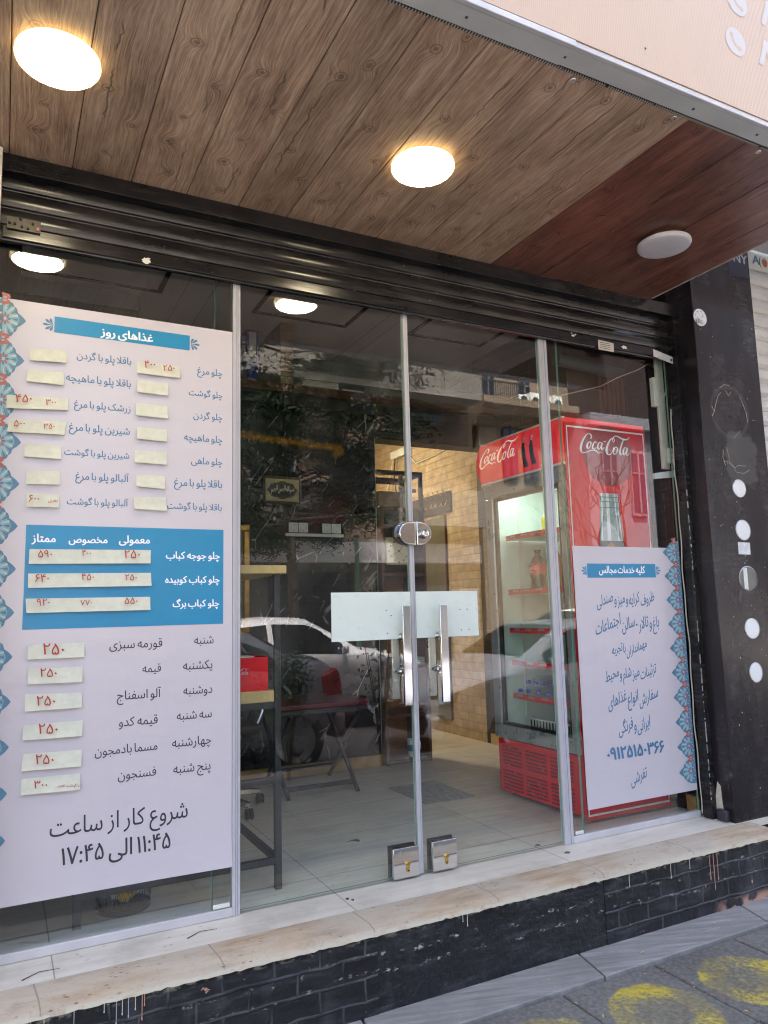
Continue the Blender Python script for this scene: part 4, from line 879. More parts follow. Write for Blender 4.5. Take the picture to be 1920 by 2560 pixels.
mb = MB(); zc = gp(y4, 850, 128)[1]
while zc > .19: ornament(mb, 3.309, -1, zc, .125, .1265, Y1); zc -= .1282
mb.build('border_ornament', ORN, t)
mb = MB()
for s, l, r, y in (('ظروف کرایه و میز و صندلی', 335, 772, 520), ('باغ و تالار - سالن اجتماعات', 325, 808, 712), ('مهمانداران با تجربه', 452, 716, 890), ('تزئینات میز شام و محیط', 402, 788, 1085), ('سفارش انواع غذاهای', 422, 802, 1280), ('ایرانی و فرنگی', 503, 740, 1490), ('تفرشی', 598, 716, 1880)):
    p, q = gp(y4, l, y), gp(y4, r, y); zz = (p[1]+q[1])/2; write(mb, s, (p[0], zz), (q[0], zz), Y1, .012, nast=True, hs=1.2)
p, q = gp(y4, 418, 1715), gp(y4, 852, 1665); zz = (p[1]+q[1])/2; write(mb, '۰۹۱۲۵۱۵۰۳۶۶', (p[0], zz), (q[0], zz), Y1, .04, hs=1.0)
mb.build('lettering', M['ink_blue'], t)

# ------------------------------------------------------------------ inside the shop: shell
t = thing('marble_wall', 'black white-veined marble back wall with wooden skirting', 'wall', (.9, 2.15, 0))
bx('marble_cladding', M['marble'], t, -1.2, 2.508, 2.10, 2.22, 0, 2.70); bx('skirting', M['skirt'], t, -1.2, 2.505, 2.075, 2.099, 0.001, .084, bev=.003)
bx('lintel', M['groove'], t, 2.5085, 3.66, 2.10, 2.25, 2.43, 2.70); bx('lintel_panel', painted_black('scratched_black_board', .45), t, 2.509, 3.655, 2.092, 2.0995, 2.432, 2.699)
bx('corner_strip', M['alu'], t, 2.506, 2.5095, 2.097, 2.2, .085, 2.43)
t = thing('side_wall', 'right side wall, black brick in front and yellow brick behind', 'wall', (3.7, 2, 0))
bx('dark_brickwork', M['darkbrick'], t, 3.66, 3.76, .19, 2.42, 0, 3.3); bx('yellow_brickwork', M['warmbrick'], t, 3.662, 3.76, 2.4205, 5.2, 0, 3.3)
bx('marble_return', M['marble_y'], t, 3.42, 3.659, .03, .19, 0, 2.76); bx('marble_return', M['marble_y'], t, 3.37, 3.4195, .03, .035, 0, 2.76)
bx('skirting', M['pine'], t, 3.645, 3.6595, 1.0, 2.35, .001, .085); bx('skirting', M['skirt'], t, 3.345, 3.42, .036, .10, .001, .085)
t = thing('corridor_wall', 'yellow brick wall at the end of the corridor', 'wall', (3, 4.7, 0))
bx('brickwork', M['warmbrick_x'], t, 1.9, 3.661, 4.70, 4.8, 0, 3.3); bx('brickwork', M['warmbrick'], t, 1.8, 1.899, 2.23, 4.8, 0, 3.3); bx('ledge', M['floor'], t, 2.6, 3.66, 4.4, 4.69, .001, .10)
t = thing('left_wall', 'pale plastered inner wall behind the menu poster', 'wall', (-1.2, 1, 0)); bx('plaster', M['wallwhite'], t, -1.25, -1.2, .06, 5, 0, 3.3)
t = thing('upper_wall', 'pale plaster wall of the recess above the long shelf', 'wall', (1, 2.9, 2.77)); bx('plaster', M['wallwhite'], t, -1.2, 3.659, 2.9, 3.0, 2.77, 3.3)
mb = MB().mat(0).box(-1.2, 3.76, .0, 3.0, 3.30, 3.36).mat(1)
def tray(x0, x1, y0, y1, w=.03):
    mb.box(x0, x1, y0, y0+w, 3.292, 3.2999).box(x0, x1, y1-w, y1, 3.292, 3.2999).box(x0, x0+w, y0+w, y1-w, 3.292, 3.2999).box(x1-w, x1, y0+w, y1-w, 3.292, 3.2999)
tray(-.1, .89, 1.0, 2.05); tray(1.54, 2.29, 1.0, 2.12); tray(2.80, 3.5, .9, 2.06)
mb.mat(2)
for x in (1.02, 1.2, 2.5, 2.62): mb.box(x, x+.004, .3, 2.9, 3.2985, 3.2999)
tag(mb.build('ceiling', [M['ceil'], M['groove'], M['grey_plastic']]), 'white panelled ceiling with dark rectangular grooves inside the shop', 'ceiling', kind='structure')
tag(bx('corridor_ceiling', M['ceil'], None, 1.9, 3.66, 2.26, 4.69, 2.9, 2.95), 'plain ceiling over the corridor', 'ceiling', kind='structure')
# the corridor's own lamp, out of sight behind the lintel
t = thing('corridor_lamp', 'warm round lamp lighting the yellow brick corridor', 'lamp', (2.6, 3.4, 2.88))
MB().lathe([(0, 0), (.10, 0), (.10, -.02), (.08, -.035), (0, -.04)], (2.6, 3.4, 2.898), n=32).build('diffuser', emitter('corridor_lamp_light', (1, .84, .60), 48.), t)

# long shelf and what stands on it
t = thing('wall_shelf', 'long dark wooden shelf high on the back wall', 'shelf', (1, 2.2, 2.70)); bx('board', M['brownwood'], t, -1.2, 3.65, 2.05, 2.9, 2.705, 2.768, bev=.002)
bx('support_rail', M['groove'], t, -1.2, 3.65, 2.09, 2.099, 2.62, 2.70)
t = thing('binder', 'blue lever arch binder with pale spine label standing on the high shelf', 'binder', (1.53, 2.1, 2.77))
bx('cover', M['bluefile'], t, 1.488, 1.572, 2.06, 2.35, 2.769, 3.14, bev=.004)
bx('spine_label', M['offwhite'], t, 1.505, 1.555, 2.057, 2.0595, 2.93, 3.12)
MB().lathe([(.013, 0), (.013, -.003), (.009, -.003), (.009, 0)], (1.53, 2.0595, 2.855), (0, 1, 0), 20).build('finger_ring', M['chrome'], t); MB().cyl((1.53, 2.0585, 2.855), (1.53, 2.0597, 2.855), .009).build('finger_hole', M['groove'], t)
t = thing('paper_stack', 'low stack of pale papers lying on the high shelf', 'papers', (2.05, 2.2, 2.77))
mb = MB()
for i in range(9): a, b = rnd.uniform(-.012, .012), rnd.uniform(-.012, .012); mb.box(1.92+a, 2.21+a, 2.08+b, 2.29+b, 2.769+i*.0075, 2.776+i*.0075)
mb.build('papers', M['offwhite'], t)
t = thing('ledger', 'grey flat ledger lying beside the papers on the high shelf', 'book', (2.33, 2.2, 2.77)); bx('cover', M['wallgrey'], t, 2.23, 2.42, 2.08, 2.28, 2.769, 2.79, bev=.003); bx('pages', M['offwhite'], t, 2.235, 2.415, 2.075, 2.0795, 2.773, 2.787)
# tinsel garland
t_ = MB(); rows = [(1.30, 2.385), (1.45, 2.362), (1.6, 2.350), (1.75, 2.342), (1.9, 2.335), (2.05, 2.328), (2.17, 2.320), (2.20, 2.30), (2.16, 2.275)]
for i in range(3400):
    k = rnd.random()*(len(rows)-1.001); j = int(k); f = k-j; x = rows[j][0]+(rows[j+1][0]-rows[j][0])*f; z = rows[j][1]+(rows[j+1][1]-rows[j][1])*f
    d = Vector((rnd.gauss(0, 1), rnd.gauss(0, 1), rnd.gauss(0, 1))).normalized(); e = d.orthogonal().normalized()*.0022; L = rnd.uniform(.028, .055); c = Vector((x, 2.062, z)); en = c+d*L; en.y = min(en.y, 2.096)
    t_.add([c-e, c+e, en], [(0, 1, 2)])
tag(t_.build('tinsel_garland', M['tinsel']), 'bushy gold tinsel garland strung along the marble wall', 'garland')
# framed calligraphy
t = thing('framed_calligraphy', 'small framed calligraphy with white script on a dark medallion, on marble', 'picture', (1.756, 2.09, 1.99))
mb = MB()
for x0, x1, z0, z1 in ((1.615, 1.897, 1.893, 1.908), (1.615, 1.897, 2.069, 2.084), (1.615, 1.630, 1.908, 2.069), (1.882, 1.897, 1.908, 2.069)): mb.box(x0, x1, 2.078, 2.0995, z0, z1)
mb.build('frame', mat('dark_bronze_frame', (.10, .065, .035), .3, .3, var=.2), t, bev=.003)
bx('mount', mat('straw_mount', (.42, .36, .20), .5, var=.08), t, 1.630, 1.882, 2.088, 2.0995, 1.908, 2.069)
mb = MB(); n = 48
mb.extrude([(1.756+.108*math.cos(a)*(1+.05*math.cos(8*a)), 1.988+.062*math.sin(a)*(1+.06*math.cos(8*a))) for a in (2*PI*k/n for k in range(n))], lambda u, v, d: (u, d, v), 2.0865, 2.0885); mb.build('medallion', mat('dark_olive_print', (.05, .05, .035), .4, var=.2), t)
mb = MB(); write(mb, 'بسم الله الرحمن الرحیم', (1.672, 1.982), (1.842, 1.982), 2.086, .03, nast=True, hs=1.5); mb.build('lettering', mat('ivory_script', (.62, .60, .50), .4, var=0), t)
# sockets
def socket(x, label):
    t = thing('wall_socket', label, 'socket', (x, 2.09, 1.722), 'white sockets on the marble wall')
    bx('plate', M['white_gloss'], t, x-.036, x+.036, 2.088, 2.0995, 1.687, 1.758, bev=.004)
    MB().lathe([(.026, -.001), (.024, -.003), (.021, .004), (0, .004)], (x, 2.0878, 1.7225), (0, 1, 0), 24).build('recess', M['offwhite'], t, smooth=30)
    mb = MB()
    for dx in (-.008, 0, .008): mb.cyl((x+dx, 2.090, 1.7225), (x+dx, 2.0915, 1.7225), .0026, n=8)
    mb.box(x-.003, x+.003, 2.0865, 2.088, 1.742, 1.747).box(x-.003, x+.003, 2.0865, 2.088, 1.698, 1.703); mb.build('pin_hole', M['groove'], t)
socket(1.839, 'white wall socket, leftmost of the four on the marble'); socket(1.915, 'white wall socket, second from the left on the marble')
socket(2.098, 'white wall socket, third from the left on the marble'); socket(2.174, 'white wall socket, rightmost of the four on the marble')
t = thing('cable_trunking', 'white cable trunking strip under the four sockets', 'trunking', (2, 2.09, 1.668)); bx('trunking', M['white_gloss'], t, 1.774, 2.223, 2.075, 2.0995, 1.658, 1.680, bev=.002)
# ------------------------------------------------------------------ furniture inside
t = thing('metal_rack', 'black steel rack with yellow pine boards just inside the left pane', 'rack', (.5, .47, 0))
for y in (.17, .80):
    for x in (.285, 1.05): bx('leg', M['blackmetal'], t, x-.0135, x+.0135, y-.0135, y+.0135, .001, 1.283, bev=.002)
mb = MB()
for z in (.112, .43, .735): 
    mb.beam((.2985, .17, z), (1.0365, .17, z), .025, .027)
    if z > .3: mb.beam((.2985, .80, z), (1.0365, .80, z), .025, .027)
for x in (.285, 1.05): mb.beam((x, .1835, .112), (x, .7865, .112), .025, .027).beam((x, .1835, .735), (x, .7865, .735), .025, .027)
mb.build('rail', M['blackmetal'], t, bev=.002)
bx('shelf_board', M['pine'], t, .15, 1.085, .135, .83, 1.284, 1.320, bev=.003); 
bx('shelf_board', M['pine'], t, .15, 1.034, .155, .155+.66, .7490, .796, bev=.003)
bx('shelf_board', M['brownwood'], t, .10, .26, .157, .78, .7490, .79)
t = thing('red_crate', 'open red advertising box with white script on the lower pine board', 'box', (.94, .23, .797))
mb = MB().box(.855, 1.012, .172, .175, .797, .935).box(.855, 1.012, .327, .330, .797, .935).box(.855, .858, .1755, .3265, .797, .935).box(1.009, 1.012, .1755, .3265, .797, .935).box(.858, 1.009, .175, .327, .797, .80); mb.build('box_shell', M['red'], t)
MB().tris(SCRIPT, lambda u, w: (.845+u*.085, .1713, .868+w*.065)).build('lettering', M['paleprint'], t)
bx('contents', M['offwhite'], t, .872, .96, .20, .30, .801, .938)
t = thing('gilt_picture', 'tall gilt framed picture leaning at the back of the pine rack', 'picture', (.9, .86, .8))
mb = MB()
for x0, x1, z0, z1 in ((.80, 1.14, 1.02, 1.055), (.80, 1.14, 1.545, 1.58), (.80, .835, 1.055, 1.545), (1.105, 1.14, 1.055, 1.545)): mb.box(x0, x1, .845, .875, z0, z1)
mb.build('frame', M['gilt'], t, bev=.008); bx('canvas', mat('dim_canvas', (.13, .12, .09), .5, var=.5, vs=8), t, .835, 1.105, .862, .874, 1.055, 1.545); bx('stand', M['brownwood'], t, .84, 1.1, .85, .87, .797, 1.0195)
t = thing('waste_basket', 'round black wire mesh waste basket on the floor under the menu', 'basket', (.465, .30, 0))
mb = MB(); R0, R1, hh = .098, .118, .26; nn = 40
for sgn in (1, -1):
    for k in range(nn):
        pts = []
        for j in range(9):
            a = 2*PI*(k/nn)+sgn*.5*j/8; r = R0+(R1-R0)*j/8; pts.append((.465+r*math.cos(a), .30+r*math.sin(a), .012+hh*j/8))
        mb.tube(pts, .0011, 4)
mb.build('mesh', M['blackmetal'], t)
MB().lathe([(.094, .001), (.102, .001), (.102, .016), (.096, .016)], (.465, .30, 0), n=40).lathe([(.118, .268), (.123, .268), (.123, .278), (.118, .278)], (.465, .30, 0), n=40).lathe([(0, .004), (.095, .004)], (.465, .30, 0), n=40).build('rim', M['blackmetal'], t, smooth=40)
t = thing('crumpled_bag', 'crumpled white and yellow wrapper inside the mesh waste basket', 'wrapper', (.465, .30, .01))
def blob(c, r, n=10, k=.35):
    vs = []; fs = []
    for i in range(n+1):
        for j in range(n):
            a, b = PI*i/n, 2*PI*j/n; q = r*rnd.uniform(1-k, 1); vs.append((c[0]+q*math.sin(a)*math.cos(b), c[1]+q*math.sin(a)*math.sin(b), c[2]+q*math.cos(a)))
    for i in range(n):
        for j in range(n): fs.append((i*n+j, i*n+(j+1) % n, (i+1)*n+(j+1) % n, (i+1)*n+j))
    return MB().add(vs, fs)
blob((.47, .31, .095), .082).build('white_wrapper', M['offwhite'], t); blob((.462, .255, .075), .04).build('yellow_wrapper', mat('yellow_wrap', (.60, .36, .02), .5, var=.1), t)
# office chair, mostly behind the poster
t = thing('office_chair', 'office chair with orange wooden back, chrome arms and black castors', 'chair', (1.12, 1.5, 0))
mb = MB()
for k in range(5): a = .15+k*2*PI/5; mb.beam((1.12, 1.5, .10), (1.12+.29*math.cos(a), 1.5+.29*math.sin(a), .075), .04, .03)
mb.cyl((1.12, 1.5, .09), (1.12, 1.5, .44), .022); mb.build('star_base', M['chrome'], t, bev=.006)
for k in range(5):
    a = .15+k*2*PI/5; cx, cyy = 1.12+.29*math.cos(a), 1.5+.29*math.sin(a)
    c_ = MB().cyl((cx-.02, cyy-.012, .03), (cx-.004, cyy-.012, .03), .029, n=20).cyl((cx+.004, cyy-.012, .03), (cx+.02, cyy-.012, .03), .029, n=20).build('castor', M['gasket'], t, bev=.004); MB().cyl((cx, cyy, .045), (cx, cyy, .085), .006).build('castor_stem', M['chrome'], c_)
MB().box(.88, 1.34, 1.27, 1.72, .44, .50).build('seat', M['gasket'], t, bev=.03, seg=4)
MB().extrude([(1.0, .56), (1.22, .56), (1.26, .62), (1.27, .85), (1.22, .93), (1.0, .93), (.95, .85), (.96, .62)], lambda u, v, d: (u, d-.1*(v-.56), v), 1.70, 1.72).build('backrest', M['orangewood'], t, bev=.006)
MB().tube([(1.32, 1.35, .46), (1.37, 1.37, .55), (1.385, 1.42, .68), (1.36, 1.58, .70), (1.30, 1.70, .66)], .012, 10).build('armrest', M['chrome'], t, smooth=40); MB().tube([(.90, 1.35, .46), (.85, 1.37, .55), (.84, 1.42, .68), (.86, 1.58, .70), (.92, 1.70, .66)], .012, 10).build('armrest', M['chrome'], t, smooth=40)
# folding table
t = thing('folding_table', 'black folding table with maroon top against the marble wall', 'table', (1.85, 1.76, 0))
bx('table_top', M['redcloth'], t, 1.51, 2.13, 1.50, 2.04, .520, .556, bev=.010); bx('apron', M['greymetal'], t, 1.52, 2.20, 1.515, 2.03, .490, .519, bev=.004)
for x in (1.57, 2.03):
    MB().cyl((x, 2.02, .489), (x, 1.49, .001), .0135, n=14).build('leg', M['greymetal'], t, smooth=40); MB().cyl((x+.028, 1.52, .489), (x+.028, 2.02, .001), .0135, n=14).build('leg', M['greymetal'], t, smooth=40)
MB().beam((1.583, 1.545, .052), (2.017, 1.545, .052), .012, .028).beam((1.61, 1.93, .09), (2.045, 1.93, .09), .012, .022).build('stretcher', M['greymetal'], t)
# wooden cabinet in the opening
t = thing('wooden_cabinet', 'tall brown open cabinet standing at the edge of the corridor opening', 'cabinet', (2.7, 2.2, 0))
mb = MB().box(2.522, 2.548, 2.05, 2.40, .001, 1.9).box(2.878, 2.904, 2.05, 2.40, .001, 1.9)
for z in (.02, .345, .70, 1.385, 1.885): mb.box(2.5485, 2.8775, 2.055, 2.395, z-.014, z+.014)
mb.build('carcass', M['brownwood'], t, bev=.002)
MB().box(2.5485, 2.8775, 2.385, 2.3945, .036, .33).box(2.5485, 2.8775, 2.385, 2.3945, .36, .68).box(2.5485, 2.8775, 2.385, 2.3945, .715, 1.37).build('back_panel', M['orangewood'], t); bx('dark_back', M['groove'], t, 2.5485, 2.8775, 2.30, 2.3945, 1.40, 1.87)
t = thing('wall_clock', 'square cream clock hung in the upper cabinet opening', 'clock', (2.66, 2.05, 1.56))
bx('face', mat('cream_dial', (.58, .52, .30), .4, var=.08), t, 2.553, 2.762, 2.03, 2.052, 1.455, 1.662, bev=.004)
mb = MB()
for k in range(12):
    a = k*PI/6; r = .078 if k % 3 else .085; mb.lathe([(0, -.001), (.0075, -.0008), (.0075, 0)], (2.657+r*math.sin(a), 2.0295, 1.558+r*math.cos(a)), (0, 1, 0), 8)
mb.build('hour_mark', M['brownwood'], t)
MB().beam((2.657, 2.0275, 1.558), (2.690, 2.0275, 1.598), .002, .006, (0, 1, 0)).beam((2.657, 2.0275, 1.558), (2.605, 2.0275, 1.532), .002, .006, (0, 1, 0)).beam((2.640, 2.0270, 1.578), (2.72, 2.0270, 1.495), .001, .002, (0, 1, 0)).cyl((2.657, 2.026, 1.558), (2.657, 2.029, 1.558), .008).build('hands', M['groove'], t)
t = thing('card_box', 'brown cardboard box on top of the wooden cabinet', 'box', (2.64, 2.2, 1.9)); bx('box_body', mat('cardboard', (.25, .15, .08), .8, var=.15), t, 2.53, 2.80, 2.10, 2.36, 1.900, 2.02, bev=.002); bx('box_flap', mat('cardboard_edge', (.30, .19, .11), .8, var=.1), t, 2.53, 2.80, 2.098, 2.12, 2.0205, 2.024)
t = thing('upturned_stool', 'black angular metal stool frame standing on the wooden cabinet', 'stool', (2.7, 2.2, 1.9))
mb = MB()
for x in (2.71, 2.885):
    mb.beam((x, 2.07, 1.9 if x < 2.8 else 1.78), (x, 2.07, 2.15), .028, .028, (0, 1, 0))
mb.beam((2.50, 2.07, 2.165), (2.90, 2.07, 2.165), .03, .035).beam((2.50, 2.07, 2.085), (2.70, 2.07, 2.085), .02, .022).beam((2.72, 2.07, 2.02), (2.88, 2.15, 2.05), .02, .028).beam((2.885, 2.085, 2.165), (2.885, 2.36, 2.165), .03, .03).beam((2.885, 2.36, 2.15), (2.885, 2.36, 1.9), .028, .028, (0, 1, 0)).beam((2.53, 2.36, 2.165), (2.87, 2.36, 2.165), .03, .03)
mb.build('stool_frame', M['blackmetal'], t, bev=.002)
t = thing('paper_pile', 'thin blue and white folded papers on the cabinet shelf', 'papers', (2.75, 2.15, .72))
mb = MB()
for i in range(6): mb.mat(i % 2).box(2.66+rnd.uniform(-.01, .01), 2.87, 2.06, 2.27, .715+i*.008, .7215+i*.008)
mb.build('papers', [M['offwhite'], M['sky_print']], t)
t = thing('mug', 'white mug with blue pattern standing in the lowest cabinet compartment', 'mug', (2.775, 2.12, .035))
MB().lathe([(0, 0), (.030, 0), (.036, .01), (.040, .125), (.037, .125), (.033, .012), (0, .01)], (2.775, 2.12, .0345), n=28).build('cup', M['white_gloss'], t, smooth=40); MB().tube([(2.813, 2.12, .14), (2.842, 2.12, .13), (2.845, 2.12, .085), (2.81, 2.12, .06)], .005).build('mug_handle', M['white_gloss'], t, smooth=40); MB().lathe([(.0385, .04), (.0405, .085)], (2.775, 2.12, .0345), n=28).build('mug_print', M['bluetile'], t)
# corridor wall: hook rack, steel sheet, cable
t = thing('coat_rack', 'dark wooden coat rack with brass double hooks on yellow brick', 'coat rack', (3.65, 3.1, 2.1)); bx('backboard', mat('dark_board', (.03, .02, .015), .4, var=.3), t, 3.640, 3.6615, 2.84, 3.62, 2.01, 2.20, bev=.003)
for k in range(8):
    y = 2.88+k*.09; MB().tube([(3.638, y, 2.17), (3.605, y, 2.185), (3.59, y, 2.205)], .005).tube([(3.638, y, 2.11), (3.61, y, 2.06), (3.58, y, 2.055), (3.575, y, 2.085)], .005).lathe([(.0, 0), (.009, .004), (.0, .014)], (3.59, y, 2.205)).build('hook', M['brass'], t, smooth=40)
t = thing('steel_sheet', 'grey metal door sheet on the yellow brick wall under the coat rack', 'panel', (3.65, 3.3, 1.2)); bx('sheet', mat('dim_steel', (.20, .20, .16), .35, .6, var=.15), t, 3.645, 3.6615, 2.96, 3.55, .12, 1.975); mb = MB()
for y in (2.95, 3.552): mb.box(3.642, 3.6615, y-.008, y+.008, .12, 1.99)
mb.build('edge_strip', M['brownwood'], t)
t = thing('extension_socket', 'white extension socket high on the corridor brick with hanging cables', 'socket', (3.64, 3.9, 2.85)); bx('socket_body', M['offwhite'], t, 3.62, 3.6615, 3.55, 3.95, 2.70, 2.78, bev=.005)
MB().tube([(3.63, 3.86, 2.70), (3.60, 3.84, 2.55), (3.60, 3.80, 2.30)], .007, 6).build('black_cable', M['gasket'], t); MB().tube([(3.64, 3.6, 2.70), (3.64, 3.45, 2.57), (3.65, 3.1, 2.58), (3.65, 2.7, 2.62), (3.65, 2.5, 2.66)], .005, 6).tube([(3.63, 3.9, 2.7), (3.58, 3.95, 2.4), (3.55, 4.0, 2.2)], .005, 6).build('white_cable', M['offwhite'], t)
t = thing('floor_drain', 'square grey floor drain grate in front of the folding table', 'drain', (2.39, 1.22, 0))
mb = MB()
for x0, x1, y0, y1 in ((2.225, 2.56, .98, .992), (2.225, 2.56, 1.438, 1.45), (2.225, 2.237, .992, 1.438), (2.548, 2.56, .992, 1.438)): mb.box(x0, x1, y0, y1, .001, .006)
for k in range(17): y = 1.005+k*.0262; mb.box(2.237, 2.548, y, y+.015, .001, .005)
mb.build('grate', mat('dull_grate', (.33, .33, .30), .5, .1, var=.3, vs=30), t); bx('drain_pit', M['groove'], t, 2.224, 2.561, .979, 1.451, .0004, .0009)
t = MB()
for c, r in (((1.60, .56), .05), ((2.35, -.10), .022), ((1.245, -.085), .012), ((1.262, -.105), .010), ((2.30, .05), .02)):
    a0 = rnd.random()*3
    for i in range(3):
        a = a0+i*.5; t.tube([(c[0], c[1], .002), (c[0]+r*.6*math.cos(a), c[1]+r*.5*math.sin(a), .004), (c[0]+r*1.3*math.cos(a+.3), c[1]+r*.9*math.sin(a+.3), .002)], .0035, 4, .0008)
for px, py in ((.10, -.16), (.62, -.12)): t.tube([(px, py, .002), (px+.05, py+.03, .004), (px+.11, py+.025, .003)], .002, 4, .0008)
tag(t.build('dry_twigs', M['bark']), 'dry leaf bits and twigs scattered on the pale tiles', 'litter', kind='stuff')
t = MB()
for i in range(60):
    x, y = rnd.uniform(1.2, 3.4), rnd.uniform(-1.1, -.38)
    if rnd.random() < .55: x = 2.165+.2375-.475*rnd.choice((0, 1, 2, -1))+rnd.gauss(0, .012)
    zz = -.327 if y < -.51 else -.292-(-.355-y)*.19+.003; r = rnd.uniform(.004, .013); a = rnd.random()*6
    t.mat(rnd.choice((0, 0, 1))).add([(x+r*math.cos(a), y+r*math.sin(a), zz), (x+.4*r*math.cos(a+1.5), y+.4*r*math.sin(a+1.5), zz+.004), (x-r*math.cos(a), y-r*math.sin(a), zz+.002), (x+.4*r*math.cos(a-1.5), y+.4*r*math.sin(a-1.5), zz+.003)], [(0, 1, 2, 3)])
tag(t.build('fallen_leaves', [mat('dry_leaf', (.28, .14, .04), .7, var=.3, vs=60), mat('pale_leaf', (.50, .36, .16), .7, var=.3, vs=60)]), 'small dry yellow and brown leaves on the pavement', 'leaves', kind='stuff')

# ------------------------------------------------------------------ drinks fridge
t = thing('drinks_fridge', 'tall red drinks fridge with white script, glass door and louvred base', 'fridge', (3.03, .6, 0))
FX, F0, F1 = 2.735, .205, .985
mb = MB().box(FX+.03, 3.33, F0, F0+.04, .33, 2.12).box(FX+.03, 3.33, F1-.04, F1, .33, 2.12).box(3.28, 3.33, F0+.04, F1-.04, .33, 2.12).box(FX+.03, 3.28, F0+.04, F1-.04, 1.86, 2.12).box(FX+.03, 3.28, F0+.04, F1-.04, .33, .375)
mb.build('body', M['white_gloss'], t, bev=.004)
mb = MB().box(3.262, 3.279, F0+.042, F1-.042, .376, 1.859).box(FX+.05, 3.261, F1-.058, F1-.041, .376, 1.859).box(FX+.05, 3.261, F0+.041, F0+.058, .376, 1.859).box(FX+.05, 3.261, F0+.059, F1-.059, .3755, .385); mb.build('liner', M['fridge_in'], t)
bx('shelf_track', M['offwhite'], t, 2.93, 2.955, F1-.066, F1-.0585, .45, 1.75)
# door: grey frame, gasket, glass
d_ = MB()
for y0, y1, z0, z1 in ((F0, F1, 1.80, 1.885), (F0, F1, .337, .415), (F1-.075, F1, .415, 1.80), (F0, F0+.075, .415, 1.80)): d_.box(FX-.005, FX+.028, y0, y1, z0, z1)
d_ = d_.build('door', mat('satin_door_frame', (.42, .44, .45), .3, .4, var=.08), t, bev=.006)
mb = MB()
for y0, y1, z0, z1 in ((F0+.075, F1-.075, 1.775, 1.7995), (F0+.075, F1-.075, .4155, .432), (F1-.098, F1-.0755, .432, 1.775), (F0+.0755, F0+.098, .432, 1.775)): mb.box(FX+.006, FX+.026, y0, y1, z0, z1)
mb.build('gasket', M['gasket'], d_)
MB().mat(0).add([(FX+.010, F0+.098, .432), (FX+.010, F1-.098, .432), (FX+.010, F1-.098, 1.775), (FX+.010, F0+.098, 1.775)], [(0, 1, 2, 3)]).mat(1).add([(FX+.016, F0+.098, .432), (FX+.016, F1-.098, .432), (FX+.016, F1-.098, 1.775), (FX+.016, F0+.098, 1.775)], [(0, 1, 2, 3)]).build('pane', [M['fridge_glass'], M['glass_in']], d_)
# header with bulging front, lit from inside
_h = NT('backlit_red_header'); _h.set(col=(.62, .010, .018), rough=.22, emit=(.62, .012, .015), es=.07); HEAD = _h.mat
_h = NT('backlit_white_script'); _h.set(col=(.8, .76, .68), emit=(.8, .74, .62), es=.06); HEADW = _h.mat
def hx(v): return FX-.012-.045*math.sin(PI*min(1, max(0, (v-1.893)/.262)))**.7
sec = [(hx(1.893+.262*k/10), 1.893+.262*k/10) for k in range(11)]
MB().extrude(sec+[(3.33, 2.155), (3.33, 2.125), (FX+.03, 2.125), (FX+.03, 1.893)], lambda u, v, d: (u, d, v), F0-.004, F1+.004).build('header', HEAD, t, smooth=30)
h_ = [c for c in t.children if c.name.startswith('header')][0]
MB().box(hx(2.15)-.002, FX, F0-.006, F1+.006, 2.149, 2.1575).box(hx(1.9)-.004, FX+.01, F0-.006, F1+.006, 1.888, 1.901).build('header_trim', M['white_gloss'], h_)
mb = MB(); mb.tris(SCRIPT, lambda u, w: (hx(2.015+w*.27)-.0025, .945-u*.375, 2.003+w*.29+u*.012)); mb.build('lettering', HEADW, h_)
mb = MB()
def bot(cy_, z0, h, s):
    pr = [(.10, 0), (.14, .04), (.135, .18), (.11, .34), (.135, .52), (.12, .64), (.055, .82), (.05, .92), (.06, .94), (.058, 1)]
    pts = [(r*h*s, q*h) for r, q in pr]; out = [(cy_-r, z0+q) for r, q in pts]+[(cy_+r, z0+q) for r, q in pts[::-1]]
    for k in range(len(pts)-1):
        (r0, q0), (r1, q1) = pts[k], pts[k+1]; mb.mat(0 if k < 6 else 1)
        mb.add([(hx(z0+q0)-.002, cy_-r0, z0+q0), (hx(z0+q0)-.002, cy_+r0, z0+q0), (hx(z0+q1)-.002, cy_+r1, z0+q1), (hx(z0+q1)-.002, cy_-r1, z0+q1)], [(0, 1, 2, 3)])
bot(.505, 1.925, .175, .9); bot(.430, 1.93, .17, .9)
mb.build('bottle_print', [mat('cola_brown', (.035, .012, .008), .3, var=0), M['offwhite']], h_)
# louvred base
g_ = MB().box(FX-.004, FX+.016, F0-.002, F1-.03, .028, .330).box(FX+.0165, 3.33, F0, F1-.03, .028, .329).build('base', M['red'], t, bev=.004)
mb = MB()
for k in range(3):
    for z0, n in ((.045, 6), (.185, 6)):
        ya, yb = F1-.075-.22*k, F1-.075-.22*k-.185
        for i in range(n): mb.extrude([(FX-.0055, z0+i*.020), (FX-.0055, z0+i*.020+.009), (FX-.0115, z0+i*.020+.004)], lambda u, v, d: (u, d, v), ya, yb)
mb.build('louvre', M['darkred'], g_)
for y in (.27, .90): MB().cyl((2.80, y, .001), (2.80, y, .03), .018).build('foot', M['gasket'], t)
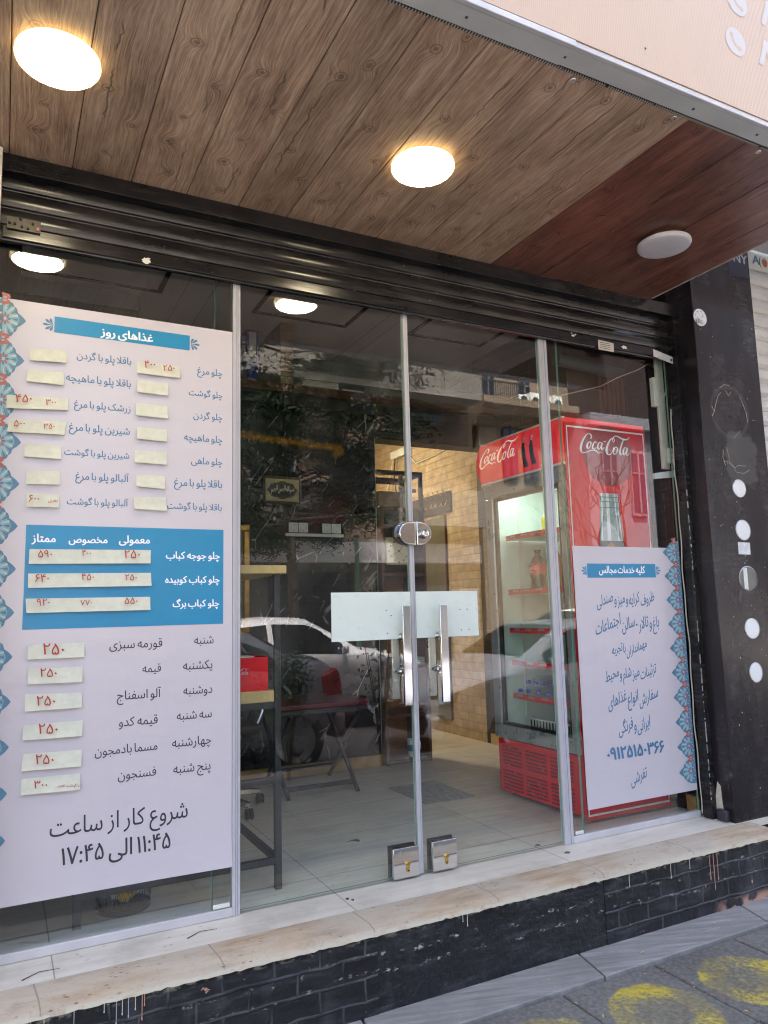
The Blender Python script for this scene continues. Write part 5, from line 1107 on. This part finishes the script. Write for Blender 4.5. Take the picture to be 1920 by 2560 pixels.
# side panel print facing the street
s_ = bx('side_panel', M['red'], t, 2.722, 3.332, F0-.012, F0-.0005, .012, 2.125, bev=.002); sy = F0-.0125
mb = MB()
for x0, x1, z0, z1 in ((2.735, 3.318, 2.098, 2.107), (2.735, 3.318, .034, .043), (2.735, 2.742, .043, 2.098), (3.311, 3.318, .043, 2.098)): mb.box(x0, x1, sy-.0006, sy-.0001, z0, z1)
mb.build('border_line', M['white_print'], s_)
mb = MB().flat([(3.035+.19*math.cos(k*PI/24), 1.955+.175*math.sin(k*PI/24)) for k in range(48)], lambda u, v: (u, sy-.0003, v)); mb.build('dark_disc', mat('muted_red_print', (.30, .012, .018), .3, var=.2, vs=3), s_)
MB().tris(SCRIPT, lambda u, w: (2.830+u*.376, sy-.0009, 1.972+w*.28)).build('lettering', M['white_print'], s_)
mb = MB(); pr = [(1.30, .105), (1.40, .100), (1.47, .088), (1.60, .076), (1.655, .070), (1.66, .073), (1.685, .073), (1.69, .068), (1.712, .067), (1.716, .071), (1.735, .071), (1.738, .066)]
for k in range(len(pr)-1):
    (z0, r0), (z1, r1) = pr[k], pr[k+1]; mb.mat(1 if z1 <= 1.47 else 0)
    mb.add([(3.018-r0, sy-.0008, z0), (3.018+r0, sy-.0008, z0), (3.018+r1, sy-.0008, z1), (3.018-r1, sy-.0008, z1)], [(0, 1, 2, 3)])
    mb.mat(2)
    for a, b in ((-.86, -.74), (-.35, -.05), (.55, .66), (.84, .92)):
        if z1 > 1.47: mb.add([(3.018+a*r0, sy-.0012, z0), (3.018+b*r0, sy-.0012, z0), (3.018+b*r1, sy-.0012, z1), (3.018+a*r1, sy-.0012, z1)], [(0, 1, 2, 3)])
    mb.mat(3)
    for a, b in ((-1, -.93), (.93, 1)):
        mb.add([(3.018+a*r0, sy-.0012, z0), (3.018+b*r0, sy-.0012, z0), (3.018+b*r1, sy-.0012, z1), (3.018+a*r1, sy-.0012, z1)], [(0, 1, 2, 3)])
mb.mat(4).flat([(2.975, 1.30), (3.055, 1.30), (3.045, 1.43), (3.01, 1.465), (2.98, 1.44)], lambda u, v: (u, sy-.0013, v))
for z in (1.655, 1.688, 1.714): mb.mat(3).box(3.018-.072, 3.018+.072, sy-.0016, sy-.0012, z, z+.0035)
mb.build('bottle_print', [mat('bottle_glass_print', (.36, .44, .42), .35, var=.35, vs=40), mat('cola_print', (.05, .018, .012), .35, var=.2), M['white_print'], mat('bottle_edge_print', (.10, .17, .15), .4, var=0), mat('amber_glow_print', (.50, .20, .04), .4, var=.2)], s_)
# shelves
for z in (1.548, 1.212, .977, .780, .583):
    mb = MB(); arc = [(2.83-.035*math.sin(PI*k/12), F0+.07+(F1-F0-.14)*k/12) for k in range(13)]
    mb.mat(0).extrude(arc+[(3.24, F1-.07), (3.24, F0+.07)], lambda u, v, d: (u, v, d), z-.012, z-.008).mat(1)
    for k in range(12):
        (xa, ya), (xb, yb) = arc[k], arc[k+1]; mb.add([(xa-.003, ya, z-.018), (xb-.003, yb, z-.018), (xb-.003, yb, z+.014), (xa-.003, ya, z+.014), (xa, ya, z-.018), (xb, yb, z-.018), (xb, yb, z+.014), (xa, ya, z+.014)], [(0, 1, 2, 3), (7, 6, 5, 4), (3, 2, 6, 7), (0, 4, 5, 1)])
    sh = mb.build('shelf', [M['fridge_in'], M['red']], t)
    mb = MB()
    for k in range(5):
        yc = F1-.14-k*.125; f = (yc-F0-.07)/(F1-F0-.14); mb.tris(SCRIPT, lambda u, w: (2.83-.035*math.sin(PI*(f-u*.06/.64))-.0042, yc-u*.06, z+w*.042))
    mb.build('lettering', M['paleprint'], sh)
mb = MB().box(2.86, 2.872, F0+.08, F1-.18, .387, .455); mb.mat(1)
for k in range(18): y = F0+.10+k*.028; mb.box(2.8585, 2.8598, y, y+.012, .395, .447)
mb.build('air_grille', [M['white_gloss'], M['groove']], t)
bx('strip_light', emitter('fridge_light', (.90, 1, .96), 4.0), t, FX+.055, FX+.075, F0+.07, F1-.07, 1.835, 1.852)
# bottles in the fridge
def bottle(name, label, cat, x, y, z, h, r, mbody, mcap, ax=(0, 0, 1), group=None, lab=None, n=20):
    t = thing(name, label, cat, (x, y, z), group)
    pr = [(0, 0), (.8, .0), (1, .03), (1, .20), (.93, .30), (.97, .38), (1, .55), (.92, .66), (.6, .80), (.34, .88), (.32, .93)]
    MB().lathe([(r*a, h*b) for a, b in pr], (x, y, z), ax, n).build('bottle_body', mbody, t, smooth=50)
    MB().lathe([(0, .925*h), (.40*r, .925*h), (.40*r, h), (0, h*1.002)] if ax[2] else [(0, .93*h), (.52*r, .93*h), (.52*r, 1.03*h), (0, 1.032*h)], (x, y, z), ax, 16).build('cap', mcap, t, smooth=40)
    if lab:
        MB().lathe([(r*1.012, h*.42), (r*1.02, h*.50), (r*1.012, h*.66), (r*.95, h*.66)], (x, y, z), ax, n).build('label', lab, t, smooth=50)
    return t
cola = mat('cola_liquid', (.018, .008, .006), .12, var=0); wat = glass('water_plastic', (.78, .88, .93), .10); blu = mat('blue_cap', (.015, .05, .60), .35, var=0); org = mat('orange_drink', (.62, .19, .02), .2, var=0)
b_ = bottle('cola_bottle', 'large dark cola bottle with red label standing on the second fridge shelf', 'bottle', 2.90, .70, 1.2045, .255, .050, cola, M['gasket'], lab=M['red'])
MB().tris(SCRIPT, lambda u, w: (2.90-.0525*math.cos((.5-u)*1.5), .70+.0525*math.sin((.5-u)*1.5), 1.340+w*.055)).build('lettering', M['white_print'], b_)
bottle('orange_bottle', 'orange drink bottle beside the cola on the second fridge shelf', 'bottle', 2.93, .585, 1.2045, .29, .05, org, org)
bottle('lemonade_bottle', 'small yellow drink bottle on the top fridge shelf', 'bottle', 2.90, .60, 1.5405, .15, .03, mat('yellow_drink', (.60, .48, .03), .2, var=0), M['white_gloss'])
bottle('cola_bottle', 'dark cola bottle at the back of the bottom of the fridge', 'bottle', 3.10, .50, .3855, .17, .04, cola, M['gasket'])
ORD = ['leftmost', 'second from the left', 'third from the left', 'fourth from the left', 'fifth from the left']
for row, (zc, ys) in enumerate(((.617, (.868, .785, .695, .605, .515)), (.672, (.785, .715, .645, .555)))):
    for k, y in enumerate(ys):
        bottle('water_bottle', 'lying clear water bottle with blue cap, %s of the %s row' % (ORD[k], 'lower' if row == 0 else 'upper'), 'bottle', 3.08, y, zc, .24, .032, wat, blu, (-1, 0, -.02), 'water bottles lying in the fridge', n=16)
t = thing('orange_pack', 'crumpled orange-red pack lying at the bottom of the fridge', 'packet', (2.95, .58, .39)); blob((2.97, .60, .425), .042, 10, .25).build('pack', mat('orange_foil', (.60, .10, .02), .3, var=.1), t); blob((2.99, .555, .43), .03, 8, .25).build('pack_end', mat('brown_foil', (.25, .12, .04), .3, var=.1), t)

# electrics beside the right pane, TV behind the left pane
t = thing('cable_duct', 'pale vertical cable duct beside the right pane, with bracket', 'duct', (3.33, .08, 2.2)); bx('duct', M['offwhite'], t, 3.318, 3.372, .060, .078, 1.875, 2.70, bev=.003); MB().extrude([(3.225, 1.808), (3.428, 1.832), (3.428, 1.872), (3.225, 1.840)], lambda u, v, d: (u, d, v), .040, .058).build('duct_bracket', M['white_gloss'], t)
t = thing('socket_strip', 'white socket strip with a plug in it near the top of the right pane', 'socket', (3.30, .08, 2.3)); bx('socket_body', M['white_gloss'], t, 3.281, 3.3175, .055, .085, 2.236, 2.408, bev=.004); MB().cyl((3.3185, .07, 2.318), (3.40, .07, 2.318), .017, .013, 16).cyl((3.4005, .07, 2.318), (3.43, .07, 2.318), .006).build('plug', M['white_gloss'], t, smooth=40)
t = thing('junction_box', 'white ventilated junction box low on the cable duct', 'junction box', (3.39, .07, 1.95)); bx('box_body', M['white_gloss'], t, 3.345, 3.44, .035, .0585, 1.905, 1.995, bev=.006); mb = MB()
for k in range(3): mb.box(3.357+k*.02, 3.370+k*.02, .0342, .0352, 1.965, 1.968).box(3.357+k*.02, 3.370+k*.02, .0342, .0352, 1.935, 1.938)
mb.build('vent_slot', M['groove'], t)
t = thing('loose_wire', 'thin pale wire sagging from the top of the right pane', 'wire', (2.9, .12, 2.3)); MB().tube([(2.56, .10, 2.19), (2.64, .12, 2.242), (2.80, .13, 2.29), (2.95, .13, 2.335), (3.08, .13, 2.40), (3.22, .11, 2.457), (3.30, .10, 2.50)], .003, 6).build('wire', mat('tan_wire', (.36, .30, .24), .5, var=0), t)
t = thing('brown_wall_cabinet', 'dark brown hanging cabinet with slatted front above the fridge', 'cabinet', (3.0, .3, 2.2)); bx('cabinet_body', mat('dark_mahogany', (.030, .010, .007), .35, var=.3), t, 2.84, 3.30, .28, .62, 2.21, 2.68, bev=.004)
mb = MB()
for k in range(6): mb.box(3.07+k*.036, 3.092+k*.036, .272, .2795, 2.225, 2.46)
mb.build('slat', mat('mahogany_slat', (.09, .035, .018), .35, var=.3), t); MB().cyl((2.74, .25, 2.50), (3.24, .25, 2.475), .035, n=18).build('rolled_blind', mat('dark_blind', (.03, .045, .05), .5, var=.2), t, smooth=40)
t = thing('television', 'black flat television hung behind the top of the left pane', 'television', (.2, .25, 2.4)); bx('screen', M['tv'], t, -.5, .475, .24, .28, 2.02, 2.47, bev=.012); bx('bezel', M['gasket'], t, -.5, .475, .232, .2395, 2.40, 2.47, bev=.003); bx('hanger', M['blackmetal'], t, -.06, .02, .255, .265, 2.471, 3.29)
# ------------------------------------------------------------------ the street the glass mirrors
def car(name, label, x_rear, yc, z0, d, paint, L=4.4, sc=1.0, deck=0.):
    t = thing(name, label, 'car', (x_rear+d*L/2, yc, z0), 'cars parked along the street')
    k = L/4.42
    ST = [(0, .44, .70, .86, .74, .66), (.06, .34, .76, .95, .81, .71), (.18, .27, .82, 1.02, .84, .73), (.85, .22, .90, 1.05, .86, .72), (1.15, .21, .91, 1.24, .865, .64), (1.5, .20, .92, 1.385, .87, .585), (2.05, .20, .92, 1.43, .87, .60), (2.55, .20, .915, 1.405, .87, .60), (2.95, .20, .91, 1.20, .865, .655), (3.3, .20, .90, 1.0, .86, .72), (3.85, .22, .83, .93, .85, .74), (4.2, .27, .74, .84, .81, .70), (4.36, .36, .66, .74, .75, .64), (4.42, .44, .58, .64, .70, .60)]
    def W(x, y, z):
        x = x if x < .2 else max(.2, x-deck*min(1, (x-.2)/.65))
        return (x_rear+d*x*k, yc+y*sc, z0+z*sc)
    def lerp(x):
        for a, b in zip(ST, ST[1:]):
            if a[0] <= x <= b[0]: f = (x-a[0])/(b[0]-a[0]); return [p+(q-p)*f for p, q in zip(a, b)]
        return list(ST[-1])
    def sec(s):
        x, zb, ze, zt, wb, wt = s; h = [(wb*.80, zb), (wb*.96, zb+.10), (wb, zb+.45*(ze-zb)), (wb*.975, ze), (wt+.03, zt-.05), (wt*.9, zt-.008), (wt*.45, zt+.012)]
        return [(y, z) for y, z in h]+[(0, zt+.017)]+[(-y, z) for y, z in h[::-1]]
    xs = sorted(set([s[0] for s in ST]+[.5, 1.8, 2.3, 2.75, 3.55, 4.05])); S = [sec(lerp(x)) for x in xs]; n = len(S[0]); mb = MB()
    vs = [W(x, y, z) for x, s in zip(xs, S) for y, z in s]
    fs = [(i*n+j, i*n+j+1, (i+1)*n+j+1, (i+1)*n+j) for i in range(len(xs)-1) for j in range(n-1)]+[(i*n+n-1, i*n, (i+1)*n, (i+1)*n+n-1) for i in range(len(xs)-1)]+[tuple(range(n)), tuple((len(xs)-1)*n+j for j in range(n))[::-1]]
    mb.add(vs, fs).build('body', paint, t, smooth=38)
    def side(x, f, s): q = lerp(x); return W(x, s*((q[4]*.975)+(q[5]+.03-q[4]*.975)*f+.004), q[2]+(q[3]-.05-q[2])*f)
    for s in (-1, 1):
        for xa, xb in ((1.02, 1.95), (2.02, 3.02)):
            xs2 = np.linspace(xa, xb, 7); mb = MB(); lo = [side(x, .10, s) for x in xs2]; hi = [side(x, .93 if 1.35 < x < 2.75 else .78, s) for x in xs2]
            mb.add(lo+hi, [(i, i+1, 8+i, 7+i) for i in range(6)]).build('side_window', M['tv'], t)
        MB().beam(W(2.98, s*.86, .98), W(2.98, s*.99, 1.0), .06*sc, .10*sc).build('wing_mirror', paint, t, bev=.02)
        for xa in (1.25, 2.2): MB().beam(side(xa, -.10, s), side(xa+.16, -.10, s), .02, .02).build('door_handle', paint, t)
    for xa, xb, nm in ((.90, 1.44, 'rear_window'), (3.24, 2.62, 'windscreen')):
        mb = MB(); vs = []
        for i in range(5):
            x = xa+(xb-xa)*i/4; q = lerp(x)
            for f in (-.86, -.43, 0, .43, .86): vs.append(W(x, f*q[5], q[3]+.024-.012*abs(f)))
        mb.add(vs, [(i*5+j, i*5+j+1, (i+1)*5+j+1, (i+1)*5+j) for i in range(4) for j in range(4)]).build(nm, M['tv'], t)
    for x in (.86, 3.52):
        for s in (-1, 1):
            MB().lathe([(.235, -.10), (.30, -.09), (.315, -.05), (.315, .05), (.30, .085), (.20, .08), (.20, -.10)], W(x, s*.76, .315), (0, s, 0), 28).build('wheel', M['gasket'], t, smooth=40)
            wh = list(t.children)[-1]
            mb = MB().lathe([(0, .09), (.05, .095), (.06, .07), (.15, .06), (.205, .088), (.21, .07)], W(x, s*.765, .315), (0, s, 0), 20); mb.build('hubcap', M['steel'], wh, smooth=30)
    for s in (-1, 1):
        MB().extrude([(.005, .68), (.20, .70), (.24, .86), (.06, .93), (.02, .86)], lambda u, v, q: W(u, q, v), s*.66, s*.838).build('tail_light', mat('tail_lens', (.42, .02, .015), .15, var=0), t, bev=.01)
        MB().extrude([(4.40, .60), (4.12, .62), (4.02, .76), (4.20, .75), (4.36, .68)], lambda u, v, q: W(u, q, v), s*.44, s*.79).build('headlight', M['chrome'], t, bev=.01)
    MB().box(*[c for a in zip(W(-.06, -.78, .30), W(.10, .78, .52)) for c in a]).build('bumper', paint, t, bev=.04, seg=3); MB().box(*[c for a in zip(W(4.36, -.74, .24), W(4.49, .74, .48)) for c in a]).build('bumper', paint, t, bev=.04, seg=3)
    MB().extrude([(-.62, .40), (-.50, .27), (.50, .27), (.62, .40), (.50, .55), (-.50, .55)], lambda u, v, q: W(q, u, v), 4.485, 4.497).build('grille', M['gasket'], t)
    MB().box(*[c for a in zip(W(-.068, -.26, .40), W(-.0605, .26, .50)) for c in a]).build('number_plate', M['white_gloss'], t)
    return t
silver = mat('grey_car_paint', (.24, .24, .26), .25, .1, var=.05, coat=.6); whitep = mat('white_car_paint', (.72, .72, .74), .25, var=.04, coat=.6)
car('parked_car', 'dark grey sedan, nearest parked car, mirrored tail lights facing right in the left door', 3.10, -5.06, -.47, -1, silver, 4.5, 1.1, .36)
car('parked_car', 'white car mirrored in the right door with its dark grille facing left', 8.55, -4.75, -.49, -1, whitep)
car('parked_car', 'white sedan mirrored in the left door beyond the grey sedan', 1.2, -7.4, -.43, 1, mat('dusty_white_paint', (.42, .42, .44), .3, var=.08, coat=.5), 4.4, 1.04)
car('parked_car', 'pale hatchback mirrored small beside the fridge at the far kerb', 9.2, -9.4, -.43, 1, mat('pale_car_paint', (.55, .52, .55), .3, var=.05), 4.2, 1.04)
# buildings across the street
redbr = brick('tan_brick', (.15, .10, .067), (.125, .08, .05), (.15, .13, .11), .24, .075, 'xz', .010, .2)
grey = mat('weathered_plaster', (.16, .15, .135), .8, var=.2, vs=2); beige = mat('beige_stone', (.20, .16, .12), .7, var=.1, vs=2); darkst = mat('brown_stone', (.19, .145, .10), .75, var=.15, vs=2); whitew = mat('pale_blue_panel', (.17, .18, .205), .6, var=.05)
def windows(t, x0, x1, z0, z1, nx, nz, y, frame, arch=False, w=.5, h=.62):
    for j in range(nz):
        for i in range(nx):
            cx = x0+(x1-x0)*(i+.5)/nx; cz = z0+(z1-z0)*(j+.5)/nz; hw = (x1-x0)/nx*w/2; hh = (z1-z0)/nz*h/2
            pts = [(cx-hw, cz-hh), (cx+hw, cz-hh), (cx+hw, cz+hh*.6)]+([(cx+hw*math.cos(a*PI/8), cz+hh*.6+hw*math.sin(a*PI/8)) for a in range(1, 8)] if arch else [(cx+hw, cz+hh), (cx-hw, cz+hh)])+[(cx-hw, cz+hh*.6)]
            f = MB().extrude([(cx+(u-cx)*1.15, cz+(v-cz)*1.10) for u, v in pts], lambda u, v, d: (u, d, v), y+.005, y+.09).build('window', frame, t)
            MB().extrude(pts, lambda u, v, d: (u, d, v), y+.0905, y+.10).build('pane', mat('blue_sky_pane', (.03, .04, .06), .05, var=0) if not (i+j) else bpy.data.materials['blue_sky_pane'], f)
            MB().box(cx-.03, cx+.03, y+.1005, y+.13, cz-hh, cz+hh).box(cx-hw, cx+hw, y+.1005, y+.125, cz+hh*.3, cz+hh*.3+.05).build('glazing_bar', frame, f)
t = thing('brick_building', 'tan brick building with grey balconies mirrored in the upper left door', 'building', (0, -14, -.4))
bx('wall', redbr, t, 4.2, 11.42, -22, -14, -.45, 8.3); bx('ground_floor', grey, t, 4.2, 11.40, -13.98, -13.78, -.45, 2.9)
windows(t, 4.6, 11, 3.4, 8.0, 3, 2, -14, grey)
for i, x in enumerate((5.9, 9.9)):
    for z in (3.2, 6.6): bx('balcony', grey, t, x-1.3, x+1.3, -13.99, -13.0, z, z+.95)
for x in (6.6, 9.4):
    mb = MB()
    for k in range(14): mb.box(x-1.1, x+1.1, -13.775, -13.74+.01*(k % 2), -.3+k*.17, -.3+k*.17+.155)
    mb.build('shop_shutter', M['greymetal'], t)
bx('fascia', M['alu'], t, 4.2, 11.4, -13.775, -13.6, 2.3, 2.8)
t = thing('corniced_building', 'brown building with cornice, arched windows and roof railing mirrored above the fridge', 'building', (13, -14, -.4))
bx('wall', darkst, t, 11.75, 14.9, -19, -14, -.45, 6.55); windows(t, 12.4, 14.6, 4.6, 6.5, 3, 1, -14, M['groove'], True, .6, .8)
MB().extrude([(-14, 6.2), (-13.9, 6.25), (-13.85, 6.4), (-13.6, 6.5), (-13.45, 6.75), (-13.45, 6.95), (-14, 6.95)], lambda u, v, d: (d, u, v), 11.6, 15.0).build('cornice', darkst, t); bx('roof_slab', grey, t, 11.75, 14.9, -18.9, -14.01, 6.56, 6.95)
mb = MB()
for k in range(22): x = 11.8+k*.075; mb.box(x, x+.018, -14.0, -13.98, 6.96, 7.55)
mb.box(11.8, 13.45, -14.0, -13.97, 7.555, 7.60); mb.build('railing', M['groove'], t)
for k in range(4):
    o = bx('air_conditioner', M['offwhite'], t, 13.0+k*.42+.2, 13.35+k*.42+.2, -14.3, -13.95, 6.96, 7.28+.1*(k % 2)); MB().cyl((13.375+k*.42, -13.9499, 7.12), (13.375+k*.42, -13.93, 7.12), .12).build('fan_grille', M['greymetal'], o)
t = thing('beige_tower', 'tall sunlit beige building mirrored at the top of the right door', 'building', (17, -19.5, -.4))
bx('wall', beige, t, 14.9, 27, -28, -19.5, -.45, 21); 
mb = MB()
for z in range(7, 21, 2): mb.box(15, 26.9, -19.499, -19.46, z, z+.06)
for x in (16.3, 17.6, 19.2, 21, 23): mb.box(x, x+.05, -19.499, -19.455, 3, 16.9)
mb.build('panel_joint', grey, t); windows(t, 15.2, 18.6, 8, 16.5, 2, 3, -19.5, grey, False, .3, .4)
t = thing('pale_building', 'pale bluish building with dark window strips mirrored on the red fridge side', 'building', (19, -13, -.4))
bx('wall', whitew, t, 14.95, 19.8, -18, -13.2, -.45, 6.6); windows(t, 15.2, 19.6, 3.2, 6.2, 4, 1, -13.2, whitew, False, .45, .6); bx('cornice', whitew, t, 14.9, 19.9, -13.19, -12.9, 6.3, 6.65)
t = thing('bounce_workshop', 'unseen low workshop across the street, made cream to bounce sunlight into the shop', 'building', (-4, -14, -.4))
bx('wall', mat('bounce_cream_render', (.66, .61, .53), .8, var=.1, vs=2), t, -22, 4.15, -20, -14, -.45, 3.4); windows(t, -20, 3.6, .2, 3.0, 8, 1, -14, M['alu'], False, .4, .8); bx('parapet', grey, t, -22.1, 4.18, -13.99, -13.85, 3.1, 3.55)  # unseen front, made pale so it bounces sunlight into the shop
t = thing('pillar_reflection_block', 'dark brick block added across the street to darken the reflection in the black pillar', 'building', (25, -13.5, -.4))
bx('wall', mat('dark_brown_brick', (.045, .03, .03), .8, var=.3, vs=2), t, 20, 44, -24, -13.5, -.45, 12); windows(t, 20.5, 43, 1, 11.5, 7, 3, -13.5, M['greymetal'], False, .5, .6)  # added block, gives the black pillar something dark to mirror
# trees, shrubs
def tree(name, label, x, y, z0, zt, r, leafm, n, trunk_r=.13):
    t = thing(name, label, 'tree', (x, y, z0)); H = zt-z0; mb = MB()
    mb.tube([(x+.1*math.sin(k), y+.08*math.cos(k*1.3), z0+H*.8*k/6) for k in range(7)], trunk_r, 10, trunk_r*.35)
    ends = []
    for i in range(60):
        a = rnd.random()*2*PI; h = z0+H*rnd.uniform(.30, .86); q = r*rnd.uniform(.55, 1)*(1.15-.75*((h-z0)/H-.33)); e = (x+q*math.cos(a), y+q*math.sin(a), h+q*rnd.uniform(-.05, .35)); ends.append(((x, y, h), e))
        mb.tube([(x, y, h), ((x+e[0])/2, (y+e[1])/2, h+(e[2]-h)*.35), e], .04, 5, .012)
    mb.build('trunk', M['bark'], t); mb = MB()
    for i in range(n):
        p, e = rnd.choice(ends); f = rnd.uniform(.35, 1.05); c = Vector(p).lerp(Vector(e), f)+Vector((rnd.gauss(0, .2), rnd.gauss(0, .2), rnd.gauss(0, .16)))
        d = Vector((rnd.gauss(0, 1), rnd.gauss(0, 1), rnd.gauss(-.3, .7))).normalized(); w = d.orthogonal().normalized(); s = rnd.uniform(.04, .085)
        mb.add([c-w*s*.25, c+d*s, c+w*s*.25, c-d*s], [(0, 1, 2, 3)])
    mb.build('crown', leafm, t); return t
tree('evergreen_tree', 'dark evergreen street tree mirrored in the left door', 5.1, -11.2, -.36, 8.2, 3.1, M['leaf'], 42000)
tree('evergreen_tree', 'evergreen street tree beyond the parked cars, left of the mirrored one', -4.5, -11.2, -.36, 8.6, 2.5, M['leaf'], 8000)
t = thing('bare_tree', 'bare branched street tree mirrored on the fridge side panel', 'tree', (14.2, -11.4, -.36)); mb = MB()
def branch(p, d, l, r, k):
    q = p+d*l; m_ = (p+q)/2+Vector((rnd.gauss(0, .04), rnd.gauss(0, .04), .02))*l; mb.tube([p, m_, q], r, 6 if k > 2 else 4, r*.65)
    if k:
        for i in range(3 if k > 1 else 2): branch(q, (d+Vector((rnd.gauss(0, .5), rnd.gauss(0, .5), rnd.uniform(-.1, .45)))).normalized(), l*rnd.uniform(.6, .8), r*.62, k-1)
branch(Vector((14.2, -11.4, -.36)), Vector((0, 0, 1)), 1.9, .09, 5); mb.build('branches', M['bark'], t)
def shrub(label, x, y, h, r, n, base):
    t = thing('shrub', label, 'shrub', (x, y, -.33)); mb = MB(); tips = []
    for i in range(12):
        a = rnd.random()*2*PI; q = r*rnd.uniform(.2, 1); e = (x+q*math.cos(a), y+q*math.sin(a), -.33+h*rnd.uniform(.75, 1)); tips.append(e); mb.tube([(x, y, -.33), (x+.3*(e[0]-x), y+.3*(e[1]-y), -.33+h*.45), e], .009, 5, .003)
    mb.build('stems', M['bark'], t); mb = MB()
    for i in range(n):
        e = rnd.choice(tips); f = rnd.uniform(base, 1); c = Vector((x+(e[0]-x)*f, y+(e[1]-y)*f, -.33+(e[2]+.33)*f))+Vector((rnd.gauss(0, .05), rnd.gauss(0, .05), rnd.gauss(0, .035)))
        d = Vector((rnd.gauss(0, 1), rnd.gauss(0, 1), rnd.gauss(.3, .7))).normalized(); w = d.orthogonal().normalized(); s = rnd.uniform(.018, .034)
        mb.add([c-w*s*.45, c+d*s, c+w*s*.45, c-d*s], [(0, 1, 2, 3)])
    mb.build('leaves', M['leaf2'], t)
shrub('bushy dark green kerbside shrub mirrored in front of the grey sedan', 2.25, -3.38, 1.12, .30, 900, .5); shrub('thin leafy sapling mirrored between the parked cars', 3.15, -3.40, 1.2, .15, 260, .45)
t = thing('green_pole', 'pale green pole mirrored between tree and shuttered shops', 'pole', (6.45, -10.9, -.36)); MB().cyl((6.45, -10.9, -.36), (6.45, -10.9, 2.6), .05, .045).build('pole', mat('pale_green_paint', (.12, .22, .15), .5, var=.1), t, smooth=40); MB().lathe([(.05, 2.96), (.07, 2.98), (.07, 3.02), (0, 3.04)], (6.45, -10.9, -.36), n=16).build('pole_cap', M['greymetal'], t)
